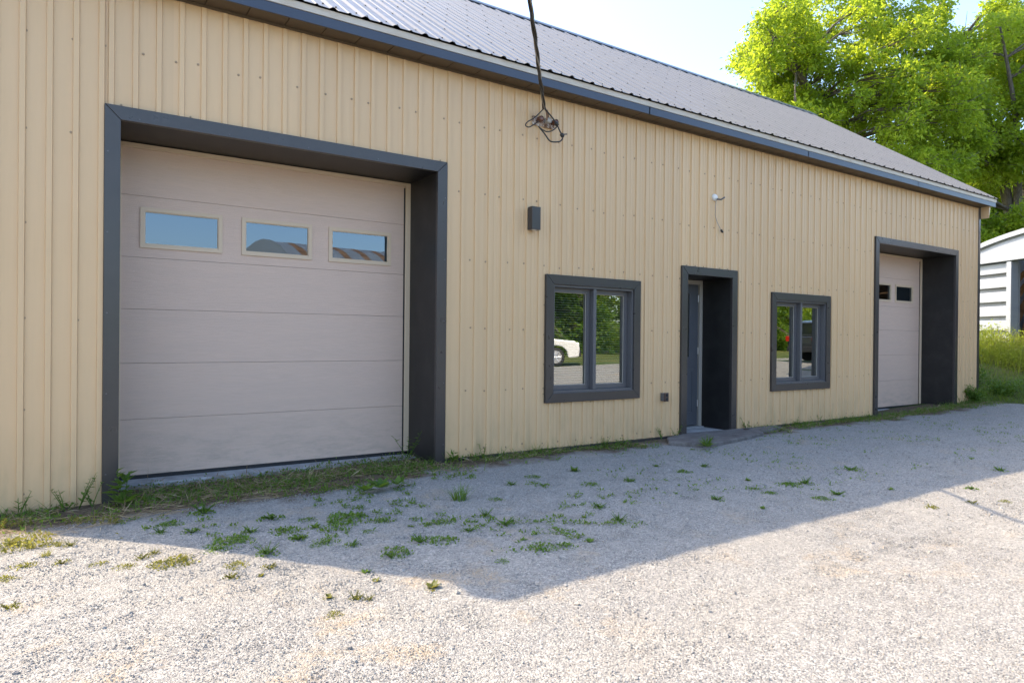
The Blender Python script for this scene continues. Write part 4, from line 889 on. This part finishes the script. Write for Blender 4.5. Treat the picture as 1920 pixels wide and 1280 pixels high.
def car(name, loc, rz, paint, label, wagon=True):
    t = tag(empty(name, loc, rz), label, 'car')
    lower = [(-2.25,.38),(-2.3,.75),(-2.22,1.05),(1.0,1.08),(2.1,.98),(2.28,.72),(2.25,.36),(1.86,.33),(1.80,.60),(1.62,.76),(1.35,.80),(1.08,.74),(.92,.58),(.88,.33),(-.92,.33),(-.97,.58),(-1.12,.74),(-1.4,.80),(-1.66,.74),(-1.82,.58),(-1.87,.36)]
    cab_ = [(-2.2,1.05),(-2.0,1.62),(-1.6,1.72),(.1,1.70),(.95,1.08)]
    extr(lower, .92).build('body', paint, t, bevel=.05); extr(cab_, .88, .66).build('cabin', paint, t, bevel=.04)
    for s in (-1,1):
        for wn in ([(-1.95,1.14),(-1.85,1.56),(-1.15,1.60),(-1.15,1.14)],[(-1.06,1.14),(-1.06,1.60),(-.35,1.60),(-.35,1.14)],[(-.27,1.14),(-.27,1.60),(.05,1.58),(.68,1.14)]):
            q = [(x,s*(.89-.20*max(0,(z-1.15)/.55)),z) for x,z in wn]; MB().add(q,[(0,1,2,3)]).build('side_window', M['carglass'], t)
        for x in (-1.4,1.36):
            ty = MB().lathe((x,s*.72-(.11 if s>0 else .11),.36),[(.30,0),(.36,.03),(.36,.19),(.30,.22)],28,'y').build('wheel', M['tyre'], t, True)
            mb = MB().lathe((x,s*.845-.005,.36),[(.245,0),(.245,.01)],24,'y')
            for j in range(6): a = j*1.047; mb.tube([(x,s*.86,.36),(x+.22*math.cos(a),s*.865,.36+.22*math.sin(a))],.028,6)
            mb.build('rim', M['chrome'], ty)
        MB().box(-2.33,-2.0,s*.83-.12,s*.83+.12,.84,1.04).build('tail_light', M['redlens'], t, bevel=.02)
        MB().box(2.0,2.255,s*.72-.14,s*.72+.14,.76,.92).build('headlight', M['clearlens'], t, bevel=.03)
        MB().box(.62,.80,s*1.0-.09,s*1.0+.09,1.08,1.24).build('mirror', paint, t, bevel=.03)
    MB().add([(.30,-.62,1.62),(.98,-.78,1.12),(.98,.78,1.12),(.30,.62,1.62)],[(0,1,2,3)]).build('windscreen', M['carglass'], t)
    MB().add([(-2.03,-.62,1.58),(-2.18,-.74,1.16),(-2.18,.74,1.16),(-2.03,.62,1.58)],[(3,2,1,0)]).build('rear_window', M['carglass'], t)
    MB().box(-2.36,-2.2,-.86,.86,.42,.62).build('bumper', M['tyre'], t, bevel=.03); MB().box(2.18,2.34,-.84,.84,.38,.60).build('bumper', M['tyre'], t, bevel=.03)
    return t
car('parked_car', (15.6,-16.6,terrain_z(15.6,-16.6)), math.atan2(.61,.79), M['white'], 'white sport utility car parked across the gravel yard')
car('parked_car', (27.8,-10.0,drive_z(27.8,-10.0)+.03), math.atan2(.35,.937), M['darkpaint'], 'dark charcoal sport utility car with red tail lights in the yard')
def hut(x, y, w, hgt, ln, label):
    t = tag(empty('arched_hut', (x,y,-.05), 1.1), label, 'hut', 'striped huts across the yard')
    n_ = 9
    for j in range(n_*2):
        mb = MB(); ya, yb = -ln*j/(n_*2), -ln*(j+1)/(n_*2)
        for i in range(18):
            a0, a1 = math.pi*i/18, math.pi*(i+1)/18
            mb.add([(w*math.cos(a0)+ya*-.35,ya,hgt*math.sin(a0)),(w*math.cos(a1)+ya*-.35,ya,hgt*math.sin(a1)),(w*math.cos(a1)+yb*-.35,yb,hgt*math.sin(a1)),(w*math.cos(a0)+yb*-.35,yb,hgt*math.sin(a0))],[(0,1,2,3)])
        mb.build('roof_band', M['rust' if j%3 == 2 else 'galv'], t)
    MB().prism([(w*1.012*math.cos(math.pi*i/18)+ln*.35,hgt*1.012*math.sin(math.pi*i/18)) for i in range(19)], -ln-.03, -ln+.06).build('end_wall', M['galv'], t)
    MB().prism([(w*1.012*math.cos(math.pi*i/18),hgt*1.012*math.sin(math.pi*i/18)) for i in range(19)], -.06, .03).build('end_wall', M['galv'], t)
hut(9.0,-30,3.6,6.3,7,'pale arched hut with rusty striped roof across the yard'); hut(15.3,-31,3.2,5.6,7,'pale arched hut with rusty striped roof across the yard')
PT = cab(26)
t = tag(empty('utility_pole', (PT.x,PT.y,-.1)), 'grey wooden utility pole carrying the overhead cable', 'pole')
MB().tube([(0,0,0),(0,0,8.5)],[.16,.11],12).build('post', M['wood'], t, True); MB().box(-.9,.9,-.06,.06,7.6,7.72).build('crossarm', M['wood'], t, bevel=.01)
for x in (-.75,0,.75): MB().lathe((x,0,7.72),[(.03,0),(.05,.04),(.03,.08),(.05,.12),(.02,.16)],10).build('insulator', M['porcelain'], t, True)
